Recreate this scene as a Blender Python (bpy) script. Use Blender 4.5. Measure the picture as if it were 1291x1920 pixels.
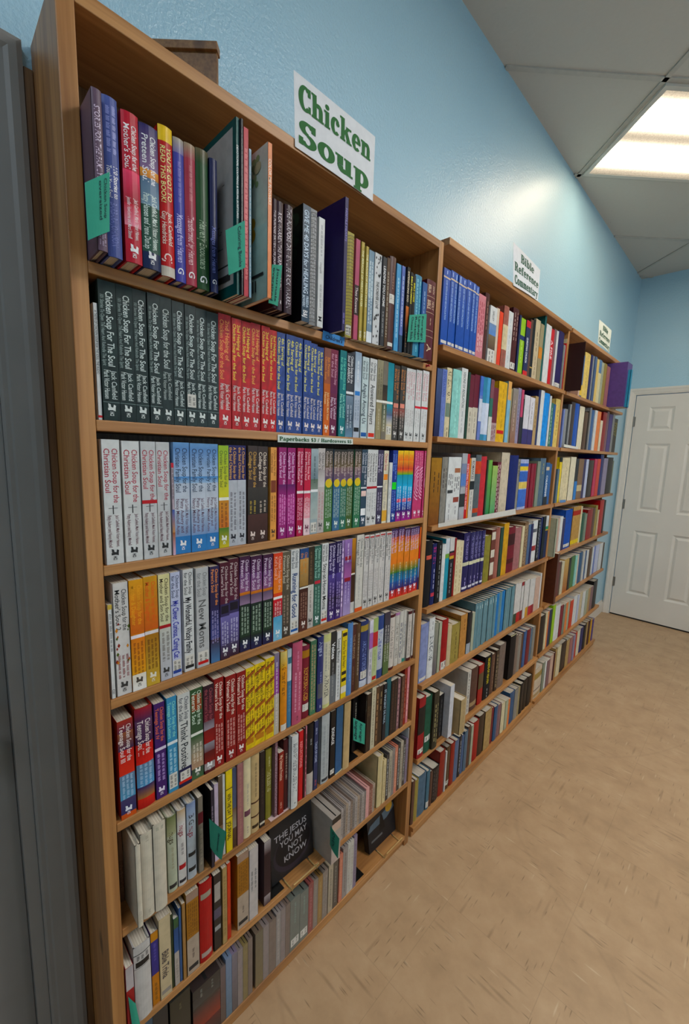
import bpy, math, random
from mathutils import Vector, Matrix
random.seed(7)
for o in list(bpy.data.objects): bpy.data.objects.remove(o, do_unlink=True)
SC = bpy.context.scene
COL = SC.collection
PI = math.pi

# ---------------------------------------------------------------- camera
cam_d = bpy.data.cameras.new('camera'); cam = bpy.data.objects.new('camera', cam_d); COL.objects.link(cam)
SC.camera = cam
cam_d.sensor_fit = 'HORIZONTAL'; cam_d.sensor_width = 36.0
cam_d.lens = 782.58/1291*36.0
cam_d.clip_start = 0.02; cam_d.clip_end = 60
_yaw, _pitch, _roll = 0.7779, -0.1417, 0.0320
_f = Vector((-math.sin(_yaw)*math.cos(_pitch), math.cos(_yaw)*math.cos(_pitch), math.sin(_pitch)))
_r = _f.cross(Vector((0, 0, 1))).normalized(); _u = _r.cross(_f)
_R = math.cos(_roll)*_r + math.sin(_roll)*_u; _U = -math.sin(_roll)*_r + math.cos(_roll)*_u
_m = Matrix((_R, _U, -_f)).transposed().to_4x4(); _m.translation = Vector((0.9468, 0, 1.4604))
cam.matrix_world = _m

# ---------------------------------------------------------------- world and exposure
w = bpy.data.worlds.new('world'); SC.world = w; w.use_nodes = True
bg = w.node_tree.nodes['Background']; bg.inputs[0].default_value = (0.62, 0.78, 1.0, 1); bg.inputs[1].default_value = 0.3
SC.view_settings.view_transform = 'Standard'; SC.view_settings.look = 'None'
SC.view_settings.exposure = 0.22; SC.view_settings.gamma = 1.0; SC.view_settings.use_curve_mapping = False
LAMP_NEAR = 19.0        # the fixture in the picture (warm)
LAMP_ROOM = 66.0       # the second fixture of the room (cooler), above and right of the photographer

FILL_BACK = 22.0       # added fill lamp, an unseen third fixture behind the photographer
DAY = 14.0             # added daylight fill through an invented window in the right wall
ld = bpy.data.lights.new('added_daylight_fill', 'AREA'); ld.shape = 'RECTANGLE'; ld.size = 1.8; ld.size_y = 1.3; ld.energy = DAY; ld.color = (0.72, 0.86, 1.0)
lo = bpy.data.objects.new('added_daylight_fill', ld); COL.objects.link(lo); lo.location = (3.27, 2.2, 1.75); lo.rotation_euler = (0, math.pi/2, 0)

def lin(h):
    if isinstance(h, str):
        h = [int(h[i:i+2], 16)/255 for i in (0, 2, 4)]
    return tuple((c/12.92 if c <= 0.04045 else ((c+0.055)/1.055)**2.4) for c in h[:3])

# ---------------------------------------------------------------- node helpers
def newmat(name):
    m = bpy.data.materials.new(name); m.use_nodes = True
    nt = m.node_tree; b = nt.nodes['Principled BSDF']
    return m, nt, b
def N(nt, t, **kw):
    n = nt.nodes.new(t)
    for k, v in kw.items():
        if k in n.inputs.keys(): n.inputs[k].default_value = v
        else: setattr(n, k, v)
    return n
def L(nt, a, b): nt.links.new(a, b)
def ramp(nt, src, stops):
    r = nt.nodes.new('ShaderNodeValToRGB'); L(nt, src, r.inputs[0]); e = r.color_ramp.elements
    while len(e) < len(stops): e.new(0.5)
    for i, (p, c) in enumerate(stops): e[i].position = p; e[i].color = (*c, 1)
    return r
def coords(nt, scale, kind='Object', rot=(0, 0, 0), loc=(0, 0, 0)):
    tc = nt.nodes.new('ShaderNodeTexCoord'); mp = nt.nodes.new('ShaderNodeMapping')
    mp.inputs['Scale'].default_value = scale; mp.inputs['Rotation'].default_value = rot; mp.inputs['Location'].default_value = loc
    L(nt, tc.outputs[kind], mp.inputs[0]); return mp.outputs[0]
def mix(nt, fac, a, b, mode='MIX'):
    m = nt.nodes.new('ShaderNodeMix'); m.data_type = 'RGBA'; m.blend_type = mode
    for s, v in ((m.inputs[0], fac), (m.inputs[6], a), (m.inputs[7], b)):
        if hasattr(v, 'is_linked'): L(nt, v, s)
        else: s.default_value = v if not isinstance(v, tuple) else (*v, 1)[:4]
    return m.outputs[2]
def bump(nt, b, h, strength, dist=0.001):
    n = nt.nodes.new('ShaderNodeBump'); n.inputs['Strength'].default_value = strength; n.inputs['Distance'].default_value = dist
    L(nt, h, n.inputs['Height']); L(nt, n.outputs[0], b.inputs['Normal'])
def simple(name, hexc, rough=0.5, metal=0.0, var=0.12, scale=12, bmp=0.0):
    m, nt, b = newmat(name); c = lin(hexc)
    n = N(nt, 'ShaderNodeTexNoise', Scale=scale, Detail=4.0); L(nt, coords(nt, (1, 1, 1)), n.inputs['Vector'])
    r = ramp(nt, n.outputs[0], [(0.3, tuple(x*(1-var) for x in c)), (0.7, tuple(min(1, x*(1+var)) for x in c))])
    L(nt, r.outputs[0], b.inputs['Base Color']); b.inputs['Roughness'].default_value = rough; b.inputs['Metallic'].default_value = metal
    if bmp: bump(nt, b, n.outputs[0], bmp)
    return m

def wood(name, axis, tone=1.0):
    m, nt, b = newmat(name)
    sc = [26, 26, 26]; sc[axis] = 1.3
    v = coords(nt, tuple(sc))
    n1 = N(nt, 'ShaderNodeTexNoise', Scale=1.0, Detail=5.0, Distortion=0.6); L(nt, v, n1.inputs['Vector'])
    sc2 = [150, 150, 150]; sc2[axis] = 4
    n2 = N(nt, 'ShaderNodeTexNoise', Scale=1.0, Detail=3.0); L(nt, coords(nt, tuple(sc2)), n2.inputs['Vector'])
    r1 = ramp(nt, n1.outputs[0], [(0.3, tuple(tone*x for x in (0.22, 0.078, 0.018))), (0.48, tuple(tone*x for x in (0.40, 0.168, 0.044))), (0.7, tuple(tone*x for x in (0.55, 0.258, 0.080)))])
    c = mix(nt, 0.25, r1.outputs[0], ramp(nt, n2.outputs[0], [(0.35, (0.22, 0.085, 0.025)), (0.65, (0.58, 0.30, 0.11))]).outputs[0])
    sc3 = [7, 7, 7]; sc3[axis] = 3.2
    vo = N(nt, 'ShaderNodeTexVoronoi', Scale=1.0); L(nt, coords(nt, tuple(sc3), loc=(0.3, 0.1, 0.2)), vo.inputs['Vector'])
    k = ramp(nt, vo.outputs['Distance'], [(0.0, (1, 1, 1)), (0.07, (0.6, 0.6, 0.6)), (0.11, (0, 0, 0))])
    c2 = mix(nt, k.outputs[0], c, (0.09, 0.035, 0.012))
    L(nt, c2, b.inputs['Base Color']); b.inputs['Roughness'].default_value = 0.42
    bump(nt, b, n2.outputs[0], 0.25, 0.0008)
    return m
M = {}
M['wood_y'] = wood('varnished_pine_long', 1); M['wood_z'] = wood('varnished_pine_upright', 2)
M['wood_dark'] = wood('stained_wood_box', 1, 0.45); M['wood_back'] = wood('shaded_pine_back', 2, 0.17); M['wood_cleat'] = wood('shaded_cleat', 2, 0.1)  # back panel and cleat tones lowered to carry recess and gap shade

# painted wall with orange peel texture
m, nt, b = newmat('blue_wall_paint'); v = coords(nt, (1, 1, 1))
n1 = N(nt, 'ShaderNodeTexNoise', Scale=115.0, Detail=3.0, Roughness=0.55); L(nt, v, n1.inputs['Vector'])
n2 = N(nt, 'ShaderNodeTexNoise', Scale=1.3, Detail=2.0); L(nt, v, n2.inputs['Vector'])
r = ramp(nt, n2.outputs[0], [(0.3, lin('9fc8dc')), (0.7, lin('a9cfe0'))]); L(nt, r.outputs[0], b.inputs['Base Color'])
b.inputs['Roughness'].default_value = 0.34; b.inputs['Specular IOR Level'].default_value = 0.7; b.inputs['Coat Weight'].default_value = 0.22; b.inputs['Coat Roughness'].default_value = 0.30; bump(nt, b, n1.outputs[0], 0.8, 0.0034); M['wall'] = m
# white trim, door paint
M['trim'] = simple('white_trim_paint', 'dcd6cc', 0.38, var=0.03); M['door'] = simple('white_door_paint', 'dad5cc', 0.42, var=0.03, scale=4)
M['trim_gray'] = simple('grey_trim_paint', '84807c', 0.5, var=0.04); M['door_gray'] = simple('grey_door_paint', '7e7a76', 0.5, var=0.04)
M['hinge'] = simple('brushed_nickel', '9a958c', 0.35, 0.9); M['bronze'] = simple('dark_bronze', '3a1c12', 0.35, 0.6)
M['gap'] = simple('gap_shade', '141210', 0.9)
# ceiling tiles
m, nt, b = newmat('ceiling_tile'); v = coords(nt, (1, 1, 1))
n1 = N(nt, 'ShaderNodeTexNoise', Scale=60.0, Detail=4.0); L(nt, v, n1.inputs['Vector'])
n2 = N(nt, 'ShaderNodeTexVoronoi', Scale=14.0); L(nt, v, n2.inputs['Vector'])
r = ramp(nt, n2.outputs['Distance'], [(0.0, lin('55504a')), (0.03, lin('8b867f')), (0.05, lin('c4c0b6'))])
c = mix(nt, ramp(nt, n1.outputs[0], [(0.35, (0, 0, 0)), (0.75, (1, 1, 1))]).outputs[0], r.outputs[0], lin('c6c2b8'))
L(nt, c, b.inputs['Base Color']); b.inputs['Roughness'].default_value = 0.9; bump(nt, b, n1.outputs[0], 0.3, 0.002); M['ceiling'] = m
M['tbar'] = simple('painted_tee_bar', 'b8b4aa', 0.6, var=0.06, scale=30)
# vinyl tile floor: streaked chips that turn direction from tile to tile
m, nt, b = newmat('streaked_vinyl_tile'); T = 0.305
base = N(nt, 'ShaderNodeTexNoise', Scale=9.0, Detail=7.0, Roughness=0.62); L(nt, coords(nt, (1, 1, 1)), base.inputs['Vector'])
c0 = ramp(nt, base.outputs[0], [(0.3, lin('aa8a68')), (0.5, lin('b69571')), (0.7, lin('bf9f7b'))]).outputs[0]
ck = N(nt, 'ShaderNodeTexChecker', Scale=1/T); L(nt, coords(nt, (1, 1, 1), loc=(-0.69+T, -1.113+T, 0.1)), ck.inputs['Vector'])
def streak(ax, off, lo, hi, k):
    # short dashes: stretched voronoi cells, only a few of them filled
    sc = (k, k*9, 1) if ax == 0 else (k*9, k, 1)
    vo = N(nt, 'ShaderNodeTexVoronoi', Scale=1.0); vo.inputs['Randomness'].default_value = 1.0
    L(nt, coords(nt, sc, loc=off, rot=(0, 0, 0.05+0.12*ax)), vo.inputs['Vector'])
    sp = N(nt, 'ShaderNodeSeparateColor'); L(nt, vo.outputs['Color'], sp.inputs[0])
    pick = ramp(nt, sp.outputs[0], [(lo, (0, 0, 0)), (lo+0.02, (1, 1, 1))]).outputs[0]
    near = ramp(nt, vo.outputs['Distance'], [(0.06, (1, 1, 1)), (hi, (0, 0, 0))]).outputs[0]
    return mix(nt, 1.0, pick, near, 'MULTIPLY')
dk = mix(nt, ck.outputs[1], streak(0, (0, 0, 0), 0.7, 0.34, 6), streak(1, (5, 0, 0), 0.7, 0.34, 6))
dk2 = mix(nt, ck.outputs[1], streak(0, (3, 7, 0), 0.72, 0.3, 17), streak(1, (8, 1, 0), 0.72, 0.3, 17))
lt = mix(nt, ck.outputs[1], streak(0, (9, 3, 0), 0.8, 0.24, 9), streak(1, (2, 8, 0), 0.8, 0.24, 9))
def half(x, f): return mix(nt, f, (0, 0, 0), x)
c1 = mix(nt, half(dk, 0.38), c0, lin('6a4c32')); c1 = mix(nt, half(dk2, 0.6), c1, lin('5a4028')); c2 = mix(nt, half(lt, 0.42), c1, lin('dcc6a6'))
br = N(nt, 'ShaderNodeTexBrick', Scale=1.0); br.offset = 0; br.squash = 1
br.inputs['Mortar Size'].default_value = 0.0009; br.inputs['Mortar Smooth'].default_value = 0.2; br.inputs['Brick Width'].default_value = T; br.inputs['Row Height'].default_value = T
br.inputs['Color1'].default_value = (0, 0, 0, 1); br.inputs['Color2'].default_value = (0, 0, 0, 1); br.inputs['Mortar'].default_value = (1, 1, 1, 1)
L(nt, coords(nt, (1, 1, 1), loc=(-0.69, -1.113, 0)), br.inputs['Vector'])
wv = N(nt, 'ShaderNodeTexNoise', Scale=0.7, Detail=0.0, Distortion=0.6); L(nt, coords(nt, (1, 1, 1), loc=(3, 1, 0)), wv.inputs['Vector'])
sc_ = ramp(nt, wv.outputs[0], [(0.4975, (0, 0, 0)), (0.5, (0.16, 0.16, 0.16)), (0.5025, (0, 0, 0))]).outputs[0]
c3 = mix(nt, sc_, c2, lin('846a50')); c4 = mix(nt, half(br.outputs[0], 0.22), c3, lin('5a4632'))
L(nt, c4, b.inputs['Base Color']); b.inputs['Roughness'].default_value = 0.4; bump(nt, b, base.outputs[0], 0.08, 0.002); M['floor'] = m
# printed book covers: colour is a property of every face, with faint scuffing
def printed(name, rough, coat=0.0, wear=0.12):
    m, nt, b = newmat(name)
    at = N(nt, 'ShaderNodeVertexColor'); at.layer_name = 'print'
    n = N(nt, 'ShaderNodeTexNoise', Scale=55.0, Detail=5.0); tc = N(nt, 'ShaderNodeNewGeometry'); L(nt, tc.outputs['Position'], n.inputs['Vector'])
    f = ramp(nt, n.outputs[0], [(0.35, (1-wear,)*3), (0.6, (1, 1, 1))]).outputs[0]
    L(nt, mix(nt, 1.0, at.outputs[0], f, 'MULTIPLY'), b.inputs['Base Color'])
    b.inputs['Roughness'].default_value = rough; b.inputs['Specular IOR Level'].default_value = 0.28; b.inputs['Coat Weight'].default_value = coat; b.inputs['Coat Roughness'].default_value = 0.2
    return m
M['cover'] = printed('printed_laminated_cover', 0.42, 0.04); M['cloth'] = printed('book_cloth', 0.75, 0, 0.2)
M['plastic'] = printed('disc_case_plastic', 0.22, 0.3, 0.08); M['card'] = printed('plain_card', 0.7, 0, 0.05)
m, nt, b = newmat('page_block_paper'); n = N(nt, 'ShaderNodeTexNoise', Scale=1.0, Detail=2.0)
L(nt, coords(nt, (3, 900, 3)), n.inputs['Vector']); r = ramp(nt, n.outputs[0], [(0.3, lin('b9aa90')), (0.7, lin('ece4d4'))])
L(nt, r.outputs[0], b.inputs['Base Color']); b.inputs['Roughness'].default_value = 0.85; M['paper'] = m
M['black'] = simple('black_enamel', '0c0c0c', 0.4); M['brass'] = simple('brass_wire', 'd8b878', 0.35, 0.4); M['wire'] = simple('dark_wire', '8a8a8c', 0.3, 0.8)
M['pin'] = simple('red_plastic_pin', 'b02030', 0.3); M['tubewhite'] = simple('white_enamel_frame', 'cfcabf', 0.45, var=0.03)
def lampmat(name, warm, power):
    m, nt, b = newmat(name); nt.nodes.remove(b); out = nt.nodes['Material Output']
    e = N(nt, 'ShaderNodeEmission'); v = coords(nt, (1, 1, 1))
    sx = N(nt, 'ShaderNodeSeparateXYZ'); L(nt, v, sx.inputs[0])
    def band(c0):
        a = N(nt, 'ShaderNodeMath', operation='SUBTRACT'); L(nt, sx.outputs[1], a.inputs[0]); a.inputs[1].default_value = c0
        q = N(nt, 'ShaderNodeMath', operation='MULTIPLY'); L(nt, a.outputs[0], q.inputs[0]); L(nt, a.outputs[0], q.inputs[1])
        s = N(nt, 'ShaderNodeMath', operation='MULTIPLY'); L(nt, q.outputs[0], s.inputs[0]); s.inputs[1].default_value = -330
        x = N(nt, 'ShaderNodeMath', operation='EXPONENT'); L(nt, s.outputs[0], x.inputs[0]); return x.outputs[0]
    ad = N(nt, 'ShaderNodeMath', operation='ADD'); L(nt, band(-0.13), ad.inputs[0]); L(nt, band(0.13), ad.inputs[1])
    vo = N(nt, 'ShaderNodeTexVoronoi', Scale=150.0); L(nt, coords(nt, (1, 1, 1)), vo.inputs['Vector'])
    vm = N(nt, 'ShaderNodeMapRange'); L(nt, vo.outputs['Distance'], vm.inputs[0]); vm.inputs[3].default_value = 1.1; vm.inputs[4].default_value = 0.75
    ml = N(nt, 'ShaderNodeMath', operation='MULTIPLY_ADD'); L(nt, ad.outputs[0], ml.inputs[0]); ml.inputs[1].default_value = 0.96; ml.inputs[2].default_value = 0.028
    m2 = N(nt, 'ShaderNodeMath', operation='MULTIPLY'); L(nt, ml.outputs[0], m2.inputs[0]); L(nt, vm.outputs[0], m2.inputs[1])
    m3 = N(nt, 'ShaderNodeMath', operation='MULTIPLY'); L(nt, m2.outputs[0], m3.inputs[0]); m3.inputs[1].default_value = power
    e.inputs[0].default_value = (*warm, 1); L(nt, m3.outputs[0], e.inputs[1]); L(nt, e.outputs[0], out.inputs[0]); return m
M['lamp_near'] = lampmat('warm_lit_diffuser', (1.0, 0.83, 0.6), LAMP_NEAR)
M['lamp_room'] = lampmat('white_lit_diffuser', (1.0, 0.97, 0.92), LAMP_ROOM)
M['fill_back'] = lampmat('added_fill_diffuser', (0.75, 0.88, 1.0), FILL_BACK)

# ---------------------------------------------------------------- mesh helpers
class MB:
    def __init__(s): s.v = []; s.f = []; s.c = []; s.m = []
    def quad(s, p, col=None, mi=0):
        i = len(s.v); s.v += [tuple(q) for q in p]; s.f.append(tuple(range(i, i+len(p)))); s.m.append(mi)
        if col is None: col = (0.8, 0.8, 0.8)
        s.c += list(col) if isinstance(col, list) else [col]*len(p)
    def box(s, x0, y0, z0, x1, y1, z1, col=None, mi=0):
        P = [(x0,y0,z0),(x1,y0,z0),(x1,y1,z0),(x0,y1,z0),(x0,y0,z1),(x1,y0,z1),(x1,y1,z1),(x0,y1,z1)]
        for q in ((0,3,2,1),(4,5,6,7),(0,1,5,4),(1,2,6,5),(2,3,7,6),(3,0,4,7)): s.quad([P[i] for i in q], col, mi)
    def prism(s, loop, d, col=None, mi=0):      # loop of 3D points, extruded by vector d
        n = len(loop); d = Vector(d); a = [Vector(p) for p in loop]; b = [p+d for p in a]
        s.quad(a[::-1], col, mi); s.quad(b, col, mi)
        for i in range(n): s.quad([a[i], a[(i+1) % n], b[(i+1) % n], b[i]], col, mi)
    def tube(s, pts, r, n=8, col=None, mi=0):
        pts = [Vector(p) for p in pts]; rings = []
        for i, p in enumerate(pts):
            t = (pts[min(i+1, len(pts)-1)]-pts[max(i-1, 0)]).normalized()
            a = t.cross(Vector((0.13, 0.21, 0.97))).normalized(); bb = t.cross(a)
            rings.append([p+r*(math.cos(2*PI*k/n)*a+math.sin(2*PI*k/n)*bb) for k in range(n)])
        for i in range(len(rings)-1):
            for k in range(n): s.quad([rings[i][k], rings[i][(k+1) % n], rings[i+1][(k+1) % n], rings[i+1][k]], col, mi)
        s.quad(rings[0][::-1], col, mi); s.quad(rings[-1], col, mi)
    def lathe(s, prof, o, ax, n=20, mi=0):      # prof (dist along ax, radius)
        ax = Vector(ax).normalized(); a = ax.cross(Vector((0, 0.1, 1))).normalized(); b = ax.cross(a); o = Vector(o)
        R = [[o+ax*d+r*(math.cos(2*PI*k/n)*a+math.sin(2*PI*k/n)*b) for k in range(n)] for d, r in prof]
        for i in range(len(R)-1):
            for k in range(n): s.quad([R[i][k], R[i][(k+1) % n], R[i+1][(k+1) % n], R[i+1][k]], None, mi)
        s.quad(R[-1], None, mi)
    def build(s, name, mats, parent=None, o=(0, 0, 0), merge=True, bevel=0, smooth=False):
        o = Vector(o)
        me = bpy.data.meshes.new(name); me.from_pydata([tuple(Vector(p)-o) for p in s.v], [], s.f)
        ca = me.color_attributes.new('print', 'FLOAT_COLOR', 'CORNER')
        buf = []
        for c in s.c: buf += [c[0], c[1], c[2], 1.0]
        ca.data.foreach_set('color', buf)
        mats = mats if isinstance(mats, list) else [mats]
        for m in mats: me.materials.append(m)
        me.polygons.foreach_set('material_index', s.m); me.update()
        ob = bpy.data.objects.new(name, me); COL.objects.link(ob)
        if parent: ob.parent = parent
        else: ob.location = o
        if merge:
            import bmesh
            bm = bmesh.new(); bm.from_mesh(me); bmesh.ops.remove_doubles(bm, verts=bm.verts, dist=1e-5)
            if bevel: bmesh.ops.recalc_face_normals(bm, faces=bm.faces)
            bm.to_mesh(me); bm.free()
        if bevel:
            md = ob.modifiers.new('bevel', 'BEVEL'); md.width = bevel; md.segments = 2; md.limit_method = 'ANGLE'
        if smooth:
            for p in me.polygons: p.use_smooth = True
        return ob
def tag(o, label=None, cat=None, group=None, kind=None):
    if label: o['label'] = label
    if cat: o['category'] = cat
    if group: o['group'] = group
    if kind: o['kind'] = kind
    return o
def empty(name, loc, label=None, cat=None, group=None):
    o = bpy.data.objects.new(name, None); COL.objects.link(o); o.location = loc; o.empty_display_size = 0.05
    return tag(o, label, cat, group)
def structure(o): o['kind'] = 'structure'; return o

# ---------------------------------------------------------------- lettering
_tc = {}
def glyphs(s, bold=False):          # flat letter outlines of the built-in face: (verts, faces, width)
    k = (s, bold)
    if k in _tc: return _tc[k]
    cu = bpy.data.curves.new('t', 'FONT'); cu.body = s; cu.resolution_u = 2; cu.offset = 0.024 if bold else 0.010
    ob = bpy.data.objects.new('t', cu); COL.objects.link(ob)
    dg = bpy.context.evaluated_depsgraph_get(); me = bpy.data.meshes.new_from_object(ob.evaluated_get(dg))
    v = [(p.co.x, p.co.y) for p in me.vertices]; f = [tuple(p.vertices) for p in me.polygons]
    bpy.data.objects.remove(ob); bpy.data.curves.remove(cu); bpy.data.meshes.remove(me)
    x0 = min([p[0] for p in v] or [0]); x1 = max([p[0] for p in v] or [1])
    _tc[k] = ([(a-x0, b) for a, b in v], f, x1-x0); return _tc[k]
def put_text(mb, s, fn, col, bold=False, mi=0):    # fn maps (u,v) in em to 3D
    v, f, wd = glyphs(s, bold)
    P = [fn(a, b) for a, b in v]
    for q in f: mb.quad([P[i] for i in q], col, mi)

# slab-serif display letters (built from stems, slabs and bowls) for the shelf signs
def _arc(cx, cy, rx, ry, a0, a1, tx, ty, n=20):
    out = []
    for i in range(n):
        A = [math.radians(a0+(a1-a0)*k/n) for k in (i, i+1)]
        o = [(cx+rx*math.cos(a), cy+ry*math.sin(a)) for a in A]; q = [(cx+(rx-tx)*math.cos(a), cy+(ry-ty)*math.sin(a)) for a in A]
        out.append([q[0], o[0], o[1], q[1]])
    return out
def _r(x0, y0, x1, y1): return [[(x0, y0), (x1, y0), (x1, y1), (x0, y1)]]
def _stem(x, y0, y1, foot=True, head=False, t=.2):
    o = _r(x, y0, x+t, y1)
    if foot: o += _r(x-.07, y0, x+t+.07, y0+.1)
    if head: o += _r(x-.09, y1-.1, x+t*.6, y1)
    return o
def _disc(cx, cy, r): return [[(cx+r*math.cos(2*PI*k/12), cy+r*math.sin(2*PI*k/12)) for k in range(12)]]
SLAB = {
 'C': (_arc(.4,.5,.4,.52,48,312,.22,.12)+_r(.6,.66,.72,1.0)+_r(.64,.02,.72,.3), .76),
 'S': (_arc(.32,.74,.3,.28,20,270,.17,.12)+_arc(.32,.26,.32,.28,-160,90,.18,.12)+_r(.5,.7,.6,1.02)+_r(.0,-.02,.1,.3), .66),
 'h': (_stem(.07,0,1,True,True)+_arc(.44,.42,.25,.28,0,150,.2,.13)+_r(.49,0,.69,.42)+_r(.42,0,.76,.1), .78),
 'i': (_stem(.08,0,.7,True,True)+_disc(.18,.87,.11), .38),
 'c': (_arc(.32,.35,.32,.37,45,315,.2,.11)+_disc(.48,.5,.1), .62),
 'k': (_stem(.07,0,1,True,True)+[[(.27,.28),(.27,.42),(.55,.7),(.72,.7)],[(.34,.42),(.5,.5),(.78,.05),(.56,.0)]]+_r(.46,.6,.8,.7)+_r(.48,0,.84,.1), .84),
 'e': (_arc(.33,.35,.33,.37,0,315,.2,.11)+_r(.15,.31,.64,.41), .68),
 'n': (_stem(.07,0,.7,True,True)+_arc(.44,.42,.25,.28,0,150,.2,.13)+_r(.49,0,.69,.42)+_r(.42,0,.76,.1), .78),
 'm': (_stem(.07,0,.7,True,True)+_arc(.42,.42,.23,.28,0,150,.19,.13)+_r(.46,0,.65,.42)+_r(.4,0,.71,.1)+_arc(.8,.42,.23,.28,0,150,.19,.13)+_r(.84,0,1.03,.42)+_r(.78,0,1.1,.1), 1.12),
 'o': (_arc(.34,.35,.34,.37,0,360,.2,.11), .7),
 'u': (_stem(.07,.3,.7,False,True)+_arc(.32,.28,.25,.3,180,330,.2,.13)+_r(.45,0,.65,.7)+_r(.38,.6,.65,.7)+_r(.6,0,.74,.1), .78),
 'p': (_stem(.07,-.28,.7,True,True)+_arc(.36,.35,.34,.37,-150,150,.2,.12), .74),
 'd': (_arc(.34,.35,.34,.37,30,330,.2,.12)+_r(.43,0,.63,1)+_r(.34,.9,.6,1)+_r(.6,0,.72,.1), .76),
 'b': (_r(.09,0,.29,1)+_r(0,.9,.2,1)+_arc(.38,.35,.34,.37,-150,150,.2,.12), .76),
 'l': (_stem(.07,0,1,True,True), .36),
 'f': (_stem(.1,0,.8,True,False)+_arc(.36,.78,.26,.22,20,180,.2,.11)+_r(0,.6,.46,.7), .52),
 'r': (_stem(.07,0,.7,True,True)+_arc(.42,.46,.2,.24,30,160,.12,.12)+_disc(.54,.56,.1), .62),
 't': (_r(.12,.12,.32,.9)+_r(0,.6,.5,.7)+_arc(.34,.18,.22,.2,180,320,.2,.11), .54),
 'a': (_arc(.3,.5,.26,.21,20,170,.18,.1)+_r(.38,0,.57,.5)+_arc(.26,.2,.26,.21,40,320,.16,.1)+_r(.5,0,.68,.1), .7),
 'y': (_r(0,.6,.34,.7)+_r(.46,.6,.78,.7)+[[(.08,.66),(.28,.66),(.48,.1),(.36,-.05)],[(.56,.66),(.66,.66),(.38,-.2),(.26,-.2)]]+_disc(.2,-.18,.11), .78),
 'v': (_r(0,.6,.34,.7)+_r(.42,.6,.74,.7)+[[(.08,.66),(.28,.66),(.46,.1),(.34,0)],[(.54,.66),(.64,.66),(.4,0),(.34,0)]], .74),
 's': (_arc(.26,.52,.24,.2,20,270,.15,.1)+_arc(.26,.18,.26,.2,-160,90,.15,.1)+_r(.38,.5,.47,.72)+_r(.0,-.02,.09,.2), .54),
 'B': (_stem(.09,0,1,False)+_r(0,.9,.45,1)+_r(0,0,.45,.1)+_r(.2,.46,.45,.56)+_arc(.42,.75,.3,.25,-90,90,.2,.1)+_arc(.44,.27,.34,.29,-90,90,.22,.1), .82),
 'R': (_stem(.09,0,1,True)+_r(0,.9,.45,1)+_r(.2,.44,.45,.54)+_arc(.42,.72,.32,.28,-90,90,.21,.1)+[[(.38,.48),(.56,.48),(.82,.04),(.6,.04)]]+_r(.58,0,.9,.1), .9),
 'P': (_stem(.09,0,1,True)+_r(0,.9,.45,1)+_r(.2,.4,.45,.5)+_arc(.42,.7,.34,.3,-90,90,.21,.1), .8),
 'H': (_stem(.09,0,1,True)+_stem(.62,0,1,True)+_r(.02,.9,.36,1)+_r(.55,.9,.89,1)+_r(.2,.45,.7,.55), .92),
 '$': (_arc(.3,.7,.27,.22,20,270,.15,.11)+_arc(.3,.28,.28,.22,-160,90,.15,.11)+_r(.26,-.05,.34,1.05), .64),
 '3': (_arc(.28,.74,.26,.26,-80,160,.17,.11)+_arc(.28,.27,.3,.29,-160,85,.19,.11)+_r(.2,.47,.34,.56), .64),
 '5': (_r(.06,.88,.54,1)+_r(.06,.5,.16,1)+_arc(.27,.3,.31,.32,-160,130,.19,.11), .64),
 '/': ([[(0,-.05),(.1,-.05),(.44,1.05),(.34,1.05)]], .48), ' ': ([], .36)}
def slab_width(s): return sum(SLAB[c][1]+.09 for c in s)
def slab_text(mb, s, fn, col):
    x = 0
    for c in s:
        polys, wd = SLAB[c]
        for i, p in enumerate(polys):
            for j, dx in enumerate((-.035, 0, .035)): mb.quad([fn(a+x+dx, b, (i*3+j)*1e-6) for a, b in p], col)
        x += wd+.09

# ================================================================ the room
LY, ZC, XR, YB = 4.584, 3.044, 3.3, -2.6      # far wall, ceiling, right wall, wall behind the photographer
def slab(name, x0, y0, z0, x1, y1, z1, m):
    b = MB(); b.box(x0, y0, z0, x1, y1, z1); return structure(b.build(name, m))
slab('floor', -0.12, YB-.12, -0.1, XR+.12, LY+.12, 0, M['floor'])
slab('ceiling', -0.12, YB-.12, ZC+0.004, XR+.12, LY+.12, ZC+.1, M['ceiling'])
# left wall with the opening of the near door (y -0.72 .. 0.105, z < 2.045)
b = MB(); b.box(-.12, .105, 0, 0, LY, ZC+.004); b.box(-.12, -.73, 2.045, 0, .105, ZC+.004); b.box(-.12, YB, 0, 0, -.73, ZC+.004)
structure(b.build('wall_left', M['wall']))
slab('wall_back', -.12, YB-.12, 0, XR+.12, YB, ZC+.004, M['wall'])
b = MB(); b.box(XR, YB, 0, XR+.12, 1.3, ZC+.004); b.box(XR, 3.1, 0, XR+.12, LY, ZC+.004); b.box(XR, 1.3, 0, XR+.12, 3.1, 1.1); b.box(XR, 1.3, 2.4, XR+.12, 3.1, ZC+.004)
structure(b.build('wall_right', M['wall']))
b = MB()
for y in (1.3, 2.18, 3.06): b.box(XR+.03, y, 1.1, XR+.07, y+.04, 2.4)
for z in (1.1, 1.73, 2.36): b.box(XR+.03, 1.3, z, XR+.07, 3.1, z+.04)
structure(b.build('added_window_1', M['trim']))  # unseen window, added as the opening for the daylight fill
b = MB(); b.box(-.12, LY, 0, .07, LY+.12, ZC+.004); b.box(.07, LY, 2.052, .762, LY+.12, ZC+.004); b.box(.762, LY, 0, XR+.12, LY+.12, ZC+.004)
structure(b.build('wall_far', M['wall']))

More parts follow.
